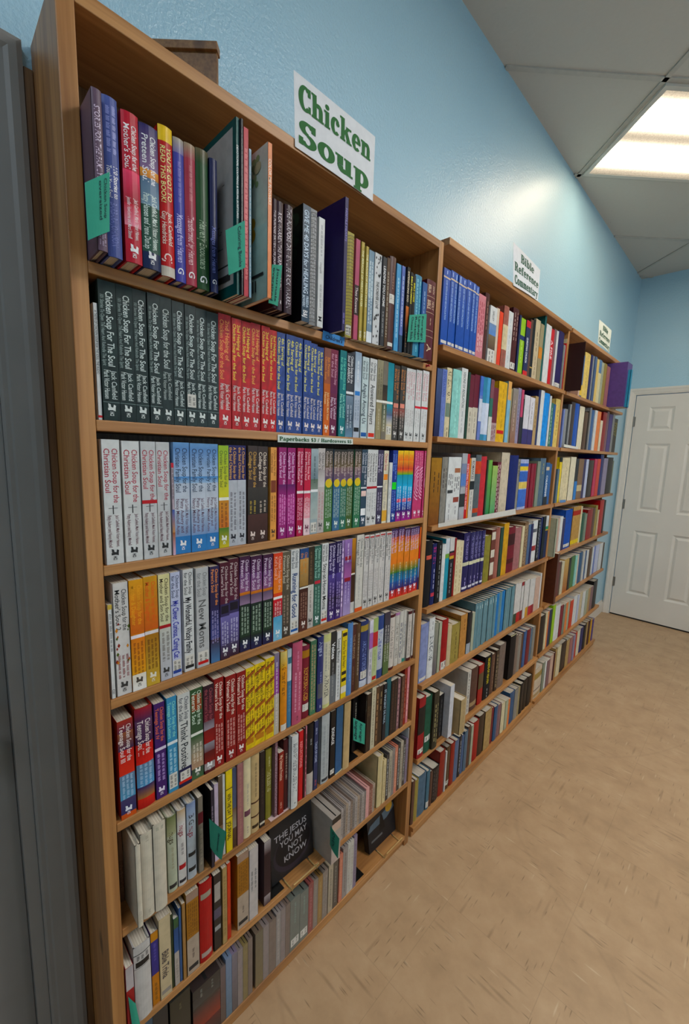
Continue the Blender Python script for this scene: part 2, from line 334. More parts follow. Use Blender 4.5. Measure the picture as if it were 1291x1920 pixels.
# suspended-ceiling tee bars, turned against the walls
PH = 0.82; CC, CS = math.cos(PH), math.sin(PH)
e1 = Vector((CC, CS, 0)); e2 = Vector((-CS, CC, 0)); LB = Vector((0.020, 2.730, ZC))        # fixture corner nearest the wall
def clip_line(p, d):
    t0, t1 = -20, 20
    for a, lo, hi in ((0, 0.001, XR-.001), (1, YB+.001, LY-.001)):
        if abs(d[a]) < 1e-6:
            if not lo < p[a] < hi: return None
            continue
        q = sorted(((lo-p[a])/d[a], (hi-p[a])/d[a])); t0 = max(t0, q[0]); t1 = min(t1, q[1])
    return (p+d*t0, p+d*t1) if t1-t0 > .03 else None
def bar(mb, a, c, wd=.022):
    d = (c-a).normalized(); n = Vector((-d.y, d.x, 0))*wd/2
    mb.prism([a-n, c-n, c+n, a+n], (0, 0, -0.0), mi=0) if 0 else None
    P = [a-n, c-n, c+n, a+n]; z0, z1 = ZC-.002, ZC+.006
    lo = [Vector((p.x, p.y, z0)) for p in P]; mb.prism(lo, (0, 0, z1-z0))
tb = MB()
for k in range(-12, 8):
    s = clip_line(LB+e2*(.61*k), e1)
    if s: bar(tb, *s)
for k in range(-6, 6):
    s = clip_line(LB+e1*(1.22*k), e2)
    if s: bar(tb, *s)
structure(tb.build('trim_1', M['tbar']))

def ceiling_light(corner, mat, label):        # corner = nearest-wall corner; extends e1*1.22, -e2*0.61
    c = corner+e1*.61-e2*.305
    root = empty('ceiling_light', (c.x, c.y, ZC-.004), label, 'ceiling light', 'recessed fluorescent ceiling lights')
    root.rotation_euler = (0, 0, PH)
    f = MB(); a, bb = .597, .292; g = .022
    for x0, y0, x1, y1 in ((-a, -bb, a, -bb+g), (-a, bb-g, a, bb), (-a, -bb+g, -a+g, bb-g), (a-g, -bb+g, a, bb-g)):
        f.box(x0, y0, -.008, x1, y1, .003)
    f.build('frame', M['tubewhite'], root)
    d = MB(); d.quad([(-a+g, -bb+g, -.002), (-a+g, bb-g, -.002), (a-g, bb-g, -.002), (a-g, -bb+g, -.002)])
    d.build('diffuser', mat, root)
    return root
ceiling_light(LB, M['lamp_near'], 'warm white rectangular fluorescent light recessed in the ceiling near the blue wall')
ceiling_light(LB-e2*1.83, M['lamp_room'], 'white rectangular fluorescent light in the ceiling over the middle of the room')
ceiling_light(LB-e2*3.05-e1*2.44, M['fill_back'], 'cool white rectangular fluorescent light in the ceiling behind the photographer')

# baseboard and door casings
def baseboard(name, pts, nrm):
    (x0, y0), (x1, y1) = pts; n = Vector((*nrm, 0)); b = MB()
    prof = [(0, 0), (.013, 0), (.013, .085), (.010, .098), (.005, .104), (.003, .118), (0, .12)]
    b.prism([Vector((x0, y0, z))+n*d for d, z in prof], (x1-x0, y1-y0, 0)); return structure(b.build(name, M['trim']))
baseboard('baseboard_left', ((0, 3.70), (0, LY-.001)), (1, 0))
baseboard('baseboard_far', ((.83, LY), (XR, LY)), (0, -1))
CPROF = [(0, .006), (.004, .010), (.010, .010), (.013, .013), (.034, .016), (.040, .019), (.050, .019), (.057, .016), (.057, 0), (0, 0)]
def casing(name, O, ux, up, un, W, H, m, wd=.057):     # opening W x H, frame of mitred moulding around it
    O, ux, up, un = map(Vector, (O, ux, up, un)); b = MB(); n = len(CPROF); s = wd/.057
    def station(base, out): return [base+out*(q*s)+un*d for q, d in CPROF]
    st = [station(O, -ux), station(O+up*H, -ux+up), station(O+ux*W+up*H, ux+up), station(O+ux*W, ux)]
    for a, c in zip(st[:-1], st[1:]):
        for i in range(n): b.quad([a[i], c[i], c[(i+1) % n], a[(i+1) % n]])
    b.quad(st[0]); b.quad(st[-1]); return structure(b.build(name, m))
casing('trim_2', (.070, LY, 0), (1, 0, 0), (0, 0, 1), (0, -1, 0), .692, 2.052, M['trim'])
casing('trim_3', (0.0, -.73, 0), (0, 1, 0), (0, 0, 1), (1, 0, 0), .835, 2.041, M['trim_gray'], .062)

def six_panel(name, W, H, cols, rows, mat, th=.035):
    """slab in local x (0..W), z (0..H), front face at y=0 towards -y, with raised panels"""
    b = MB(); xs = [0]+[q for c in cols for q in c]+[W]; zs = [0]+[q for r in rows for q in r]+[H]
    for i in range(len(xs)-1):
        for j in range(len(zs)-1):
            if i % 2 == 1 and j % 2 == 1:
                x0, x1, z0, z1 = xs[i], xs[i+1], zs[j], zs[j+1]
                prev = None
                for ins, dy in ((0, 0), (.012, .007), (.018, .009), (.022, .009), (.040, .001), (.043, 0.0005)):
                    cur = [(x0+ins, dy, z0+ins), (x1-ins, dy, z0+ins), (x1-ins, dy, z1-ins), (x0+ins, dy, z1-ins)]
                    if prev:
                        for k in range(4): b.quad([prev[k], prev[(k+1) % 4], cur[(k+1) % 4], cur[k]])
                    prev = cur
                b.quad(prev)
            else: b.quad([(xs[i], 0, zs[j]), (xs[i+1], 0, zs[j]), (xs[i+1], 0, zs[j+1]), (xs[i], 0, zs[j+1])])
    b.quad([(0, 0, 0), (0, th, 0), (W, th, 0), (W, 0, 0)]); b.quad([(0, 0, H), (W, 0, H), (W, th, H), (0, th, H)])
    b.quad([(0, 0, 0), (0, 0, H), (0, th, H), (0, th, 0)]); b.quad([(W, 0, 0), (W, th, 0), (W, th, H), (W, 0, H)])
    b.quad([(0, th, 0), (0, th, H), (W, th, H), (W, th, 0)])
    return structure(b.build(name, mat))
CO = [(.108, .288), (.394, .574)]; RO = [(.222, .822), (1.004, 1.612), (1.722, 1.930)]
d1 = six_panel('door_1', .684, 2.034, CO, RO, M['door']); d1.location = (.075, LY+.001, .013)
for z in (.31, 1.055, 1.805):
    h = MB(); h.tube([(-.0015, -.006, z-.045), (-.0015, -.006, z+.045)], .0055, 10); h.box(-.003, -.002, z-.044, .012, .0, z+.044)
    h.build('hinge', M['hinge'], d1)
b = MB(); b.box(.0, .003, 0, .684, .02, .0125); b.build('door_gap', M['gap'], None).location = (.075, LY, .0)  # near-black strip stands in for the shade under the far door
bpy.data.objects['door_gap'].name = 'door_gap_shade'; structure(bpy.data.objects['door_gap_shade'])
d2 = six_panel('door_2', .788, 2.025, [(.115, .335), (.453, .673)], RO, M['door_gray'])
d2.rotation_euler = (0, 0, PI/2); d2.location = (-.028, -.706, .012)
# jamb and stop of the near door
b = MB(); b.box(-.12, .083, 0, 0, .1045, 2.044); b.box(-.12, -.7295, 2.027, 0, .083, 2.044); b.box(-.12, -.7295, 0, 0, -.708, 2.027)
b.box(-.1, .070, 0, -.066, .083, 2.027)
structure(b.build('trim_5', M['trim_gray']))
kn = MB(); kn.lathe([(0, .030), (.004, .032), (.008, .030), (.010, .012), (.030, .011), (.036, .020), (.046, .029), (.060, .030), (.070, .022), (.074, .006)], (.735, 0, .93), (0, -1, 0), 24)
ko = kn.build('door_knob', M['bronze'], d2, smooth=True)

# ================================================================ bookcases
SH1 = [1.7433, 1.5007, 1.2535, 1.0036, .7516, .5155, .270, .045]
def ink(h):          # printing inks and cloths are fuller than the averaged picture colours
    c = lin(h); g = .3*c[0]+.6*c[1]+.1*c[2]
    return tuple(min(.86, max(.004, (max(0, g+(x-g)*1.12))**1.12*1.1)) for x in c)
SH2 = [1.8167, 1.5232, 1.2185, .9207, .6296, .3317, .045]
def bookcase(loc, label, yb0, yb1, top, shelves, D, uprights, ends):
    """uprights: list of (y0, y1, x1, ztop)"""
    root = empty('bookcase', loc, label, 'bookcase', 'pine bookcases along the blue wall'); O = Vector(loc)
    def part(name, x0, y0, z0, x1, y1, z1, m, bev=.0015):
        b = MB(); b.box(x0-O.x, y0-O.y, z0-O.z, x1-O.x, y1-O.y, z1-O.z); return b.build(name, M[m], root, bevel=bev)
    for (a, c, x1, zt) in uprights: part('side_panel', .001, a, 0, x1, c, zt, 'wood_z')
    part('top_panel', .001, yb0, top-.022, D, yb1, top, 'wood_y')
    for z in shelves: part('shelf', .010, yb0, z-.018, D, yb1, z, 'wood_y')
    part('plinth', .02, yb0+.001, 0, D-.008, yb1-.001, .0268, 'wood_y')
    part('back_panel', .002, yb0+.0005, .03, .009, yb1-.0005, top-.024, 'wood_back', 0)
    return root, part
r1, p1 = bookcase((.084, .69, 0), 'tall pine bookcase nearest the camera with eight rows of books', .2068, 1.1682, 2.111, SH1, .167,
    [(.182, .2065, .167, 2.112), (1.1685, 1.1930, .167, 2.112)], None)
p1('back_cleat', .001, .168, .05, .012, .1815, 2.07, 'wood_cleat')  # its near-black tone holds the shade between casing and bookcase
r2, p2 = bookcase((.084, 1.80, 0), 'middle pine bookcase with seven rows of books between the other two', 1.2155, 2.4045, 2.136, SH2, .172,
    [(1.1945, 1.2150, .140, 2.12), (2.405, 2.4295, .157, 2.13)], None)
r3, p3 = bookcase((.084, 3.05, 0), 'far pine bookcase with seven rows of books beside the white door', 2.4305, 3.690, 2.136, SH2, .170,
    [(3.6905, 3.700, .100, 2.12)], None)

# ================================================================ books
PAL = dict(l.split(':') for l in '''amber:d0952c apricot:dca05c ashbrown:7c6c62 ashgray:8a7e74 azure:5c9cc4 beigecase:a89c88 beigedisc:a8a090 beigepink:c4a898 beigeprint:c4b496 black:161416 blackbook:181616 blackbrown:2c2220 blackcream:241c18 blacklace:1c1618 blackwhite:181618 blackwhitebook:201e24 blackwhitec:2c2a2c blackyellow:28261c bloodred:9c1c1c blue:2c5c94 bluebox:a8a098 bluebrown:584838 bluecase:7888a0 bluegray:8094a4 bluelavender:8890b4 blueslate:506484 bluewhite:b8bcc4 bluewhiteband:405c88 bluewhitetitle:2c5c8c bone:c4b8a4 bottlegreen:244434 boxcream:c8b8a4 brickred:8c2c20 brickrose:8c4c48 brightblue:2c8cd0 brightwhite:ccccd0 brightyellow:dcc428 bronze:8c6424 brownframes:6c3828 brownwhite:403028 cardboard:8c6850 charcoal:3c3c40 charcoalpurple:38303c cherry:b02450 chocolate:54302c cobalt:2454a4 cocoa:604438 commentary:ccc8c4 coolgray:a0acb0 coralred:bc3c44 cornflower:5c84b4 cream:d4c8a8 creamblue:d0c8a4 creambox:ccbc94 creamside:5c3424 creamtan:c0a880 creamthin:c4bca4 creamwhite:d8cfb8 creamyellow:d0ccb0 crimson:b4203c darkbrown:40302a darkbrownbig:38201c darkgray:44464c darkgreen:30402c darkolive:485044 darkolivebrown:443c2c darkpanel:38302c darkred:8c1820 darkslate:284458 denim:40608c duskpurple:34284c dustyrose:a07070 firered:a82018 flagmaroon:581824 flame:a03828 forest:2c5030 gameblack:242020 gameblue:243440 gamedark:2c2a22 gamered:342420 gold:b8a45c goldbrown:a87020 goldcase:987848 goldenyellow:c89c28 gray:8c8c8c grayblackcase:50483f graybluebook:60708c graybrown:4c4844 graydisc:88807c graygreen:70746c graygreenbook:848c7c graylight:a8a09c graymottle:8c8880 greenblack:22322f greenblackthin:2c3c24 greengray:40685c greenorange:487058 hugsblue:a8b0b8 hugswhite:d0ccc8 indigo:2c2458 inkblack:20242c inkblue:384c5c ivory:ccc4b4 jadegreen:407858 khaki:9c9070 khakicase:84744c lavenderblue:a8b0cc lavenderwhite:bcc0d4 leafgreen:78a850 lightgray:b0b4b4 lilac:a088b4 lilacgray:84788c lilacgraybook:9088a0 lime:a8b830 limegreen:98bc30 magenta:98246c maroon:5c1c28 maroondark:4c1c20 maroonfloral:38242c maroongold:7c2434 maroonwhite:6c2034 mauve:846468 mauvecream:a090a0 mauvedisc:a89888 mauvegray:685c58 mint:94c8c0 mossgreen:506838 mottledbrown:806448 mottledgold:b89450 multithin:b8a8b0 mustard:d4ac20 mustardscript:a07424 navy:242c58 navy2:202850 navyangel:30386c navyblue:182868 navygold:303c6c navyred:283058 navyslate:343c60 navywhite:243058 nightblue:20285c ochre:bc8830 offwhite:c8c4bc olivebrown:64543c olivedrab:8c8440 olivegold:a89c50 olivegreen:486848 olivetan:9c8c50 orangegold:d48c1c orangered:dc5028 orangerust:b8682c orangesky:d05028 orangetan:d8844c orchid:8c64a0 paleblue:b4bcc8 palegray:c4c4c4 palegreen:b4c08c palegreengray:a8ac98 palelilac:c0b4c0 palewheat:ccc8b4 parchment:c0a880 peachwhite:d4c0ac periwinkle:7080b8 petpurple:583050 petrol:205c68 photogray:a8a8ac pinegreen:2c5844 pinkblack:b84868 pinkcherry:b83058 pinkdisc:d0a09c pinkgray:8c807c pinkswirl:c04874 plum:3c2834 powderblue:84b0c8 preteen:483050 purplebook:48307c purplegray:6c5868 purpleorange:584070 rainbow:2890b8 red:b8242c red2:b43034 redblack:982c2c redbrown:8c5c50 redglossy:c02430 redwhite:a83838 redwhitebright:b84030 rosepink:b45c74 rosered:a04050 rosybrown:9c6458 royalblue:283c8c royalmarble:3c5490 royalpurple:482468 sagegreen:507848 sagewhite:b4b8a4 salmoncase:c07c68 saltpink:c8848c seagreen:387060 setblue:2c78b0 silver:b8b8b8 silvergray:948c88 silvernight:b8bac0 skyblue:a0bccc skyphoto:88a8cc skyteal:4890b4 slate:5c7080 slateblue:505c94 slateorange:5c6468 slatepurple:484058 steelblue:30587c steelteal:487090 stonegray:605848 sunset:d08820 tan:b09468 tanbeige:b09c78 tancase:786858 tanorange:b88850 tanred:b8945c taupe:80786c taupephoto:908878 tealblue:3c84a0 tealbright:1c8498 tealdark:20605c tealgray:6c8c94 tealmarble:2c7c80 tealphoto:388c94 tealslate:4c7080 tealwhite:2c90a4 teenwhite:ccc8c4 thinkwhite:ccccc8 umber:5c4430 umberdark:3c2e24 vermilion:c44828 violetbig:5c4880 violetblue:484898 violetphoto:34285c voicegray:383838 warmgray:c0b8b4 wheat:d4bc78 white:d2d2d0 whitebar:c8c4bc whiteblack:c8c4bc whiteblackprint:c4c0b8 whitebox:c4c0bc whitecase:c0bcb4 whitefloral:d0d0d0 whiteleaf:d0ccc8 whitemaroon:ccc4bc whiteorange:ccc8c0 whitepurple:c8c4cc whitepurplefoot:d0ccd0 whiteteal:c4d0d0 wine:742430 winepurple:702c4c winered:842034 woodtan:a07c50 yellow:dcc420 yellowswirl:dcc028'''.split())
MAC = {
 'K': 'm 0.22;v 0.07-0.6 d4dcd8 Chicken Soup For The Soul;u 0.1-0.6 8f9c98 101 Stories To Open The Heart And Rekindle The Spirit;t 0.63-0.84 c8d0cc Jack Canfield|Mark Victor Hansen;b 0.862-0.866 7a8a86;H d8dcd8',
 'K2': 'm 0.22;t 0.09-0.55 c0c8c4 Chicken Soup for the Soul;t 0.58-0.8 a8b0ac Jack Canfield|Mark Victor Hansen;H d8dcd8',
 'W': 't 0.04-0.42 c88890 Chicken Soup for the|Christian Soul;w 0.55-0.8 b0a8a8 2;H 505050',
 'X': 't 0.07-0.5 a83848 Chicken Soup for the|Christian Soul;B 0.52-0.59;t 0.6-0.86 785058 Jack Canfield, Mark Victor Hansen,|Patty Aubery and Nancy Mitchell;H 383838',
 'Y': 'g 0.0-0.06 7098c0 6088b8;g 0.06-0.3 6890c0 a8bcd4;g 0.3-0.36 4888c0 a0b8d0;g 0.36-0.6 b8c0cc c8ccd4;g 0.6-0.84 b0bccc 8098bc;g 0.84-1.0 3878b0 4080b8;t 0.05-0.44 283850 Chicken Soup for the|Christian Family Soul;t 0.5-0.82 684858 Jack Canfield, Mark Victor Hansen,|Patty Aubery and|Nancy Mitchell Autio;H e8ecf4',
 'N': 'g 0.0-0.14 f0c820 e87818;g 0.14-0.26 e8a018 c02838;g 0.26-0.34 e84020 60b030;g 0.34-0.5 1890a0 18a8d0;g 0.5-0.75 18b0d8 1870c0;i 0.68-0.73 d03860;g 0.75-0.86 1858b0 301870;g 0.86-1.0 601878 a02088;w 0.05-0.3 e87828 2;w 0.5-0.85 e0e8f0 2;H f0e8f8',
 'P': 'g 0.0-0.42 501828 582038;g 0.42-0.55 3a3058 403860;g 0.55-0.85 7870a8 4c4470;g 0.85-1.0 484060 402030;t 0.04-0.42 c8b8b8 Chicken Soup for the|Pet Lover\'s Soul;i 0.44-0.52 201828;w 0.6-0.86 c8c4dc 3;H e8e8f0',
 'Q': 'g 0.0-0.18 401838 603060;g 0.18-0.37 704878 8a5a80;g 0.37-0.4 c88030 b87028;g 0.4-0.5 605068 907890;g 0.5-0.84 203028 284030;g 0.84-0.94 203020 202850;b 0.94-1.0 202048;t 0.04-0.36 d8c8d8 Chicken Soup for the|Preteen Soul;w 0.52-0.82 b0c0b0 3;H e8e8f0',
 'V': 'g 0.0-0.4 281848 382868;g 0.4-0.7 584890 382058;g 0.7-1.0 281838 483078;t 0.03-0.45 d8d0e8 Chicken Soup for the|Surviving Soul;w 0.5-0.85 b0a0d0 2;H e8e0f0',
 'T': 't 0.04-0.4 505050 Chicken Soup for the|Teenage Soul;i 0.02-0.04 b04040;w 0.48-0.85 a8a0a0 2;H 505050',
 'Z': 'g 0.0-0.12 302050 603058;g 0.12-0.2 c05828 d87820;g 0.2-0.5 d89020 d88018;g 0.5-0.64 d08818 287838;g 0.64-0.76 206878 1878a8;g 0.76-0.88 2060a0 402068;g 0.88-1.0 a03040 d04018;t 0.03-0.34 c8b8d8 Chicken Soup for the|Unsinkable Soul;w 0.5-0.85 d8d0b0 1;H e8e0f0',
 'U': 't 0.05-0.46 e8d8cc Chicken Soup for the|Woman\'s Soul;w 0.5-0.84 d8b0a8 3;H e8e0dc',
 'L': 'm 0.12;S2;t 0.04-0.48 3a2c10 A Second Chicken Soup|for the Woman\'s Soul;w 0.52-0.84 6a4818 3;i 0.87-0.94 b88030',
 'D': 'b 0.1-0.12 c8b8a0;t 0.14-0.65 b0c8e8 GOD WITH US AND RECONCILIATION;w 0.01-0.08 b0c8e8 1;i 0.92-0.96',
 'I': 'b 0.5-0.56 d0ccb0;t 0.05-0.46 a098c8 THE TREASURY OF;w 0.76-0.88 b0a8d0 1;i 0.92-0.96 d0d0d8',
}
def rng(a, b): return a+(b-a)*random.random()
class Spine:
    """draws printing on a spine: s 0..1 across (left to right), t 0..1 from top to foot"""
    def __init__(q, mb, O, w, h, bulge): q.mb, q.O, q.w, q.h, q.b, q.k = mb, O, w, h, bulge, 0
    def P(q, s, t, lift=0.0):
        return (q.O[0]-q.b*(2*s-1)**2+lift, q.O[1]-q.w/2+s*q.w, q.O[2]+(1-t)*q.h)
    def lift(q): q.k += 1; return .00012+q.k*.00003
    def rect(q, s0, s1, t0, t1, c0, c1=None, n=None):
        c1 = c1 or c0; l = q.lift(); n = n or (6 if q.b > .001 else 1)
        for i in range(n):
            a, b = s0+(s1-s0)*i/n, s0+(s1-s0)*(i+1)/n
            q.mb.quad([q.P(a, t1, l), q.P(b, t1, l), q.P(b, t0, l), q.P(a, t0, l)], [c1, c1, c0, c0])
    def poly(q, pts, c): l = q.lift(); q.mb.quad([q.P(s, t, l) for s, t in pts], c)
    def text(q, lines, t0, t1, col, bold=False, side=None):
        n = len(lines); band = .86/n
        for i, s in enumerate(lines):
            s = s.strip()
            if not s: continue
            bold_ = bold or s[0] == '*'; s = s.lstrip('*')
            wd = glyphs(s, bold_)[2]; lo = .07+(n-1-i)*band; hb = band
            if side is not None: lo, hb = side
            cap = hb*q.w*(.66 if n == 1 and side is None else .74)/.72; cap = min(cap, .030); su = min((t1-t0)*q.h/wd, cap*1.05); cap = min(cap, su*2.0)
            base = lo*q.w+(hb*q.w-cap*.72)/2+(.0 if su > .002 else 0); l = q.lift()
            ts = t0 if i == 0 or (t1-t0) > .3 else t0+((t1-t0)-su*wd/q.h)/2
            def fn(a, b):
                yy = (base+b*cap)/q.w; return q.P(yy, ts+a*su/q.h, l)
            put_text(q.mb, s, fn, col, bold_)
    def scribble(q, t0, t1, col, n, fine):
        l = q.lift(); band = .8/n
        for i in range(n):
            c = .1+band*(i+.5); hh = min(band*.26, .0022/q.w); t = t0+rng(0, .02); step = (.0016 if fine else .004)/q.h
            while t < t1-step:
                for _ in range(random.randint(3, 8) if fine else 1):
                    if t > t1-step: break
                    up = hh*rng(.7, 1.5); L_ = step*(.55 if fine else rng(2, 5))
                    q.mb.quad([q.P(c-hh, t, l), q.P(c-hh, t+L_, l), q.P(c+up, t+L_, l), q.P(c+up, t, l)], col)
                    t += step if fine else L_
                t += step*1.4
def decorate(sp, decs, base, fine):
    out = []
    for d in decs:
        k = d.split()
        if not k: continue
        if k[0] in MAC: out += MAC[k[0]].split(';')
        elif k[0] == 'R':
            out += ['m 0.16', 't 0.05-0.56 %s %s %s|Chicken Soup for the Soul' % (k[1], k[2], 'Helping of' if k[1][0] == 'f' else 'Serving of'), 't 0.6-0.83 d8d0cc Jack Canfield|Mark Victor Hansen', 'H e8dcd8']
        elif k[0] == 'S':
            c = k[1]; out += ['g 0.0-0.22 303030 706048', 'g 0.22-0.4 806868 605070', 'b 0.4-1.0 '+c, 't 0.03-0.4 c8b8b0 Chicken Soup for the|Golden Soul', 'y 0.36-0.45', 'w 0.47-0.84 b8c8b8 3', 'H d8e0d8']
        elif k[0] == 'J': out += ['i 0.84-0.97', 'i 0.94-0.97 '+k[1]]
        else: out.append(d)
    for d in out:
        k = d.split(); op = k[0]
        if op == 'm':        # marbled printing: small colour changes over the spine
            a = float(k[1]); ns, nt_ = 4, 26; l = sp.lift()
            g = [[tuple(min(1, x*f) for x in base) for f in [rng(1-a*2.2, 1+a*1.6) for _ in range(ns+1)]] for _ in range(nt_+1)]
            for i in range(nt_):
                for j in range(ns):
                    sp.mb.quad([sp.P(j/ns, (i+1)/nt_, l), sp.P((j+1)/ns, (i+1)/nt_, l), sp.P((j+1)/ns, i/nt_, l), sp.P(j/ns, i/nt_, l)], [g[i+1][j], g[i+1][j+1], g[i][j+1], g[i][j]])
            continue
        if op == 'S2':
            l = sp.lift(); c = ink('8a4a20')
            for t in (0.1, .3, .52, .7, .86):
                sp.mb.quad([sp.P(0, t, l), sp.P(0, t+.045, l), sp.P(1, t-.02, l), sp.P(1, t-.065, l)], [c, ink('b87028'), ink('b87028'), c])
            continue
        if op in 'HA':
            if op == 'A': continue
            c = ink(k[1]); f = .3 if sp.w > .012 else .4
            m_ = .5; hw = min(.29, .0062/sp.w); hh = hw*sp.w/sp.h
            for pts in ([(-.2, -.2), (.9, .1), (.9, .9), (.1, .6)], [(-1, .1), (-.2, -.2), (.1, .6), (-.9, .7)], [(.5, -.9), (1, -.6), (.9, .1), (.3, 0)], [(-.9, -1.1), (-.3, -.9), (-.2, -.2), (-.8, 0)]):
                sp.poly([(m_+a*hw, .905+b_*hh) for a, b_ in pts], c)
            if fine: sp.text(['HCI'], .935, .965, c, True, side=(m_-hw, 2*hw))
            continue
        if op == 'i' or op == 'y' or op == 'B' or op in ('F', 'F2', 'O'):
            a, b_ = map(float, k[1].split('-'))
            if op == 'i':
                c = ink(k[2]) if len(k) > 2 else ink('d4d0c8')
                sp.rect(.1, .9, a, b_, c)
                if len(k) <= 2 and b_-a > .05: sp.scribble(a+.01, b_-.01, ink('504c48'), 2, fine)
            elif op == 'y':
                r = .42; sp.poly([(.5+r*math.cos(2*PI*i/16), .41+r*sp.w/sp.h*math.sin(2*PI*i/16)) for i in range(16)], ink('d8c040'))
            elif op == 'B':
                c = ink('404040'); sp.rect(.47, .53, a, b_, c); sp.rect(.25, .75, a+.02, a+.024, c)
            elif op == 'O':
                for r in (.3, .55, .8, 1.05, 1.3):
                    for p in _arc(1.0, 0, r, r, 95, 265, .1, .1, 10): 
                        pts = [(x, (a+b_)/2+y*sp.w/sp.h*1.6) for x, y in p]
                        if all(0 <= x <= 1 for x, _ in pts): sp.poly(pts, ink(k[2]))
            else:
                cs = ['101010', '303030'] if op == 'F' else ['903018', 'b06820', '506020', 'c88830']
                for _ in range(14):
                    s0 = rng(.15, .85) if op == 'F' else rng(.08, .3) if random.random() < .6 else rng(.75, .95); t0 = rng(a, b_); r = rng(.05, .1)
                    sp.poly([(s0-r, t0), (s0, t0+r*sp.w/sp.h*1.8), (s0+r, t0), (s0, t0-r*sp.w/sp.h*1.8)], ink(random.choice(cs)))
            continue
        a, b_ = map(float, k[1].split('-'))
        if op == 'b': sp.rect(0, 1, a, b_, ink(k[2]))
        elif op == 'g': sp.rect(0, 1, a, b_, ink(k[2]), ink(k[3]))
        elif op == 'w': sp.scribble(a, b_, ink(k[2]), int(k[3]), fine)
        elif op == 't': sp.text(d.split(None, 3)[3].split('|'), a, b_, ink(k[2]))
        elif op == 'v': sp.text([d.split(None, 3)[3]], a, b_, ink(k[2]), side=(.34, .56))
        elif op == 'u': sp.text([d.split(None, 3)[3]], a, b_, ink(k[2]), side=(.06, .3))
def cover_art(mb, O, w, h, d, kind):
    """picture on the left board (facing -y)"""
    y = O[1]-w/2-.0003; n = [0]
    def R(a0, a1, t0, t1, c, c2=None):      # a: 0 at fore edge (inner), 1 at spine
        n[0] += 1; yy = y-n[0]*.00003; c = ink(c); c2 = ink(c2) if c2 else c
        x0, x1 = O[0]-d+a0*d, O[0]-d+a1*d; z0, z1 = O[2]+h*(1-t1), O[2]+h*(1-t0)
        mb.quad([(x0, yy, z0), (x1, yy, z0), (x1, yy, z1), (x0, yy, z1)], [c2, c2, c, c])
    def E(a, t, r, c, k=10):
        n[0] += 1; yy = y-n[0]*.00003
        mb.quad([(O[0]-d+a*d+r*math.cos(2*PI*i/k), yy, O[2]+h*(1-t)+r*math.sin(2*PI*i/k)) for i in range(k)], ink(c))
    if kind == 'line':
        R(0, 1, 0, 1, '1f5a58'); R(.05, .95, .04, .93, 'b8b4b0')
        for _ in range(26):
            a, t = rng(.1, .8), rng(.1, .7); R(a, a+rng(.01, .15), t, t+.005, '707070')
        R(.3, .34, .35, .9, '808080'); R(.6, .9, .8, .9, '404040'); R(.62, .88, .81, .86, 'b8b8b8')
    elif kind == 'flowers':
        R(0, 1, 0, .5, 'c8c4b8', 'b8c8bc'); R(0, 1, .5, 1, 'b0c8c0', '9ab0a8')
        for _ in range(40): E(rng(.35, .9), rng(.05, .22), rng(.004, .010), random.choice(['8a9a70', 'a0a880', '6a7850', 'b8a888']))
        for _ in range(9): E(rng(.4, .8), rng(.45, .6), rng(.008, .014), random.choice(['b08828', '906818', 'c8a040']))
        for i in range(3): E(.1, .2+i*.07, .008, '404060')
        R(.15, .95, .82, .84, '303030')
        for i in range(14): R(.3+i*.04, .3+i*.04+rng(.01, .025), .86, .94, '303030')
    elif kind == 'dark':
        R(0, 1, 0, 1, '10201c', '0c1418')
        for _ in range(24): E(rng(.1, .95), rng(.05, .4), rng(.006, .016), random.choice(['20382c', '304838', '182824']))
    elif kind == 'violet':
        R(0, 1, 0, 1, '64508a', '5c4880'); R(.1, .7, .08, .14, '7a68a0'); E(.85, .45, .03, 'b87040'); R(.2, .6, .85, .93, '8878a0')
    elif kind == 'bluebrown':
        R(0, 1, 0, 1, '4a2418', '502a1c'); R(0, 1, .55, .78, '8aa4b0'); E(.5, .3, .03, '6a3c28', 14); E(.5, .3, .02, '4a2418', 14)
    elif kind == 'white': R(0, 1, 0, 1, 'c8c8cc'); R(.7, .9, .2, .7, 'b8b8bc')
    elif kind == 'black': R(0, 1, 0, 1, '08080a')
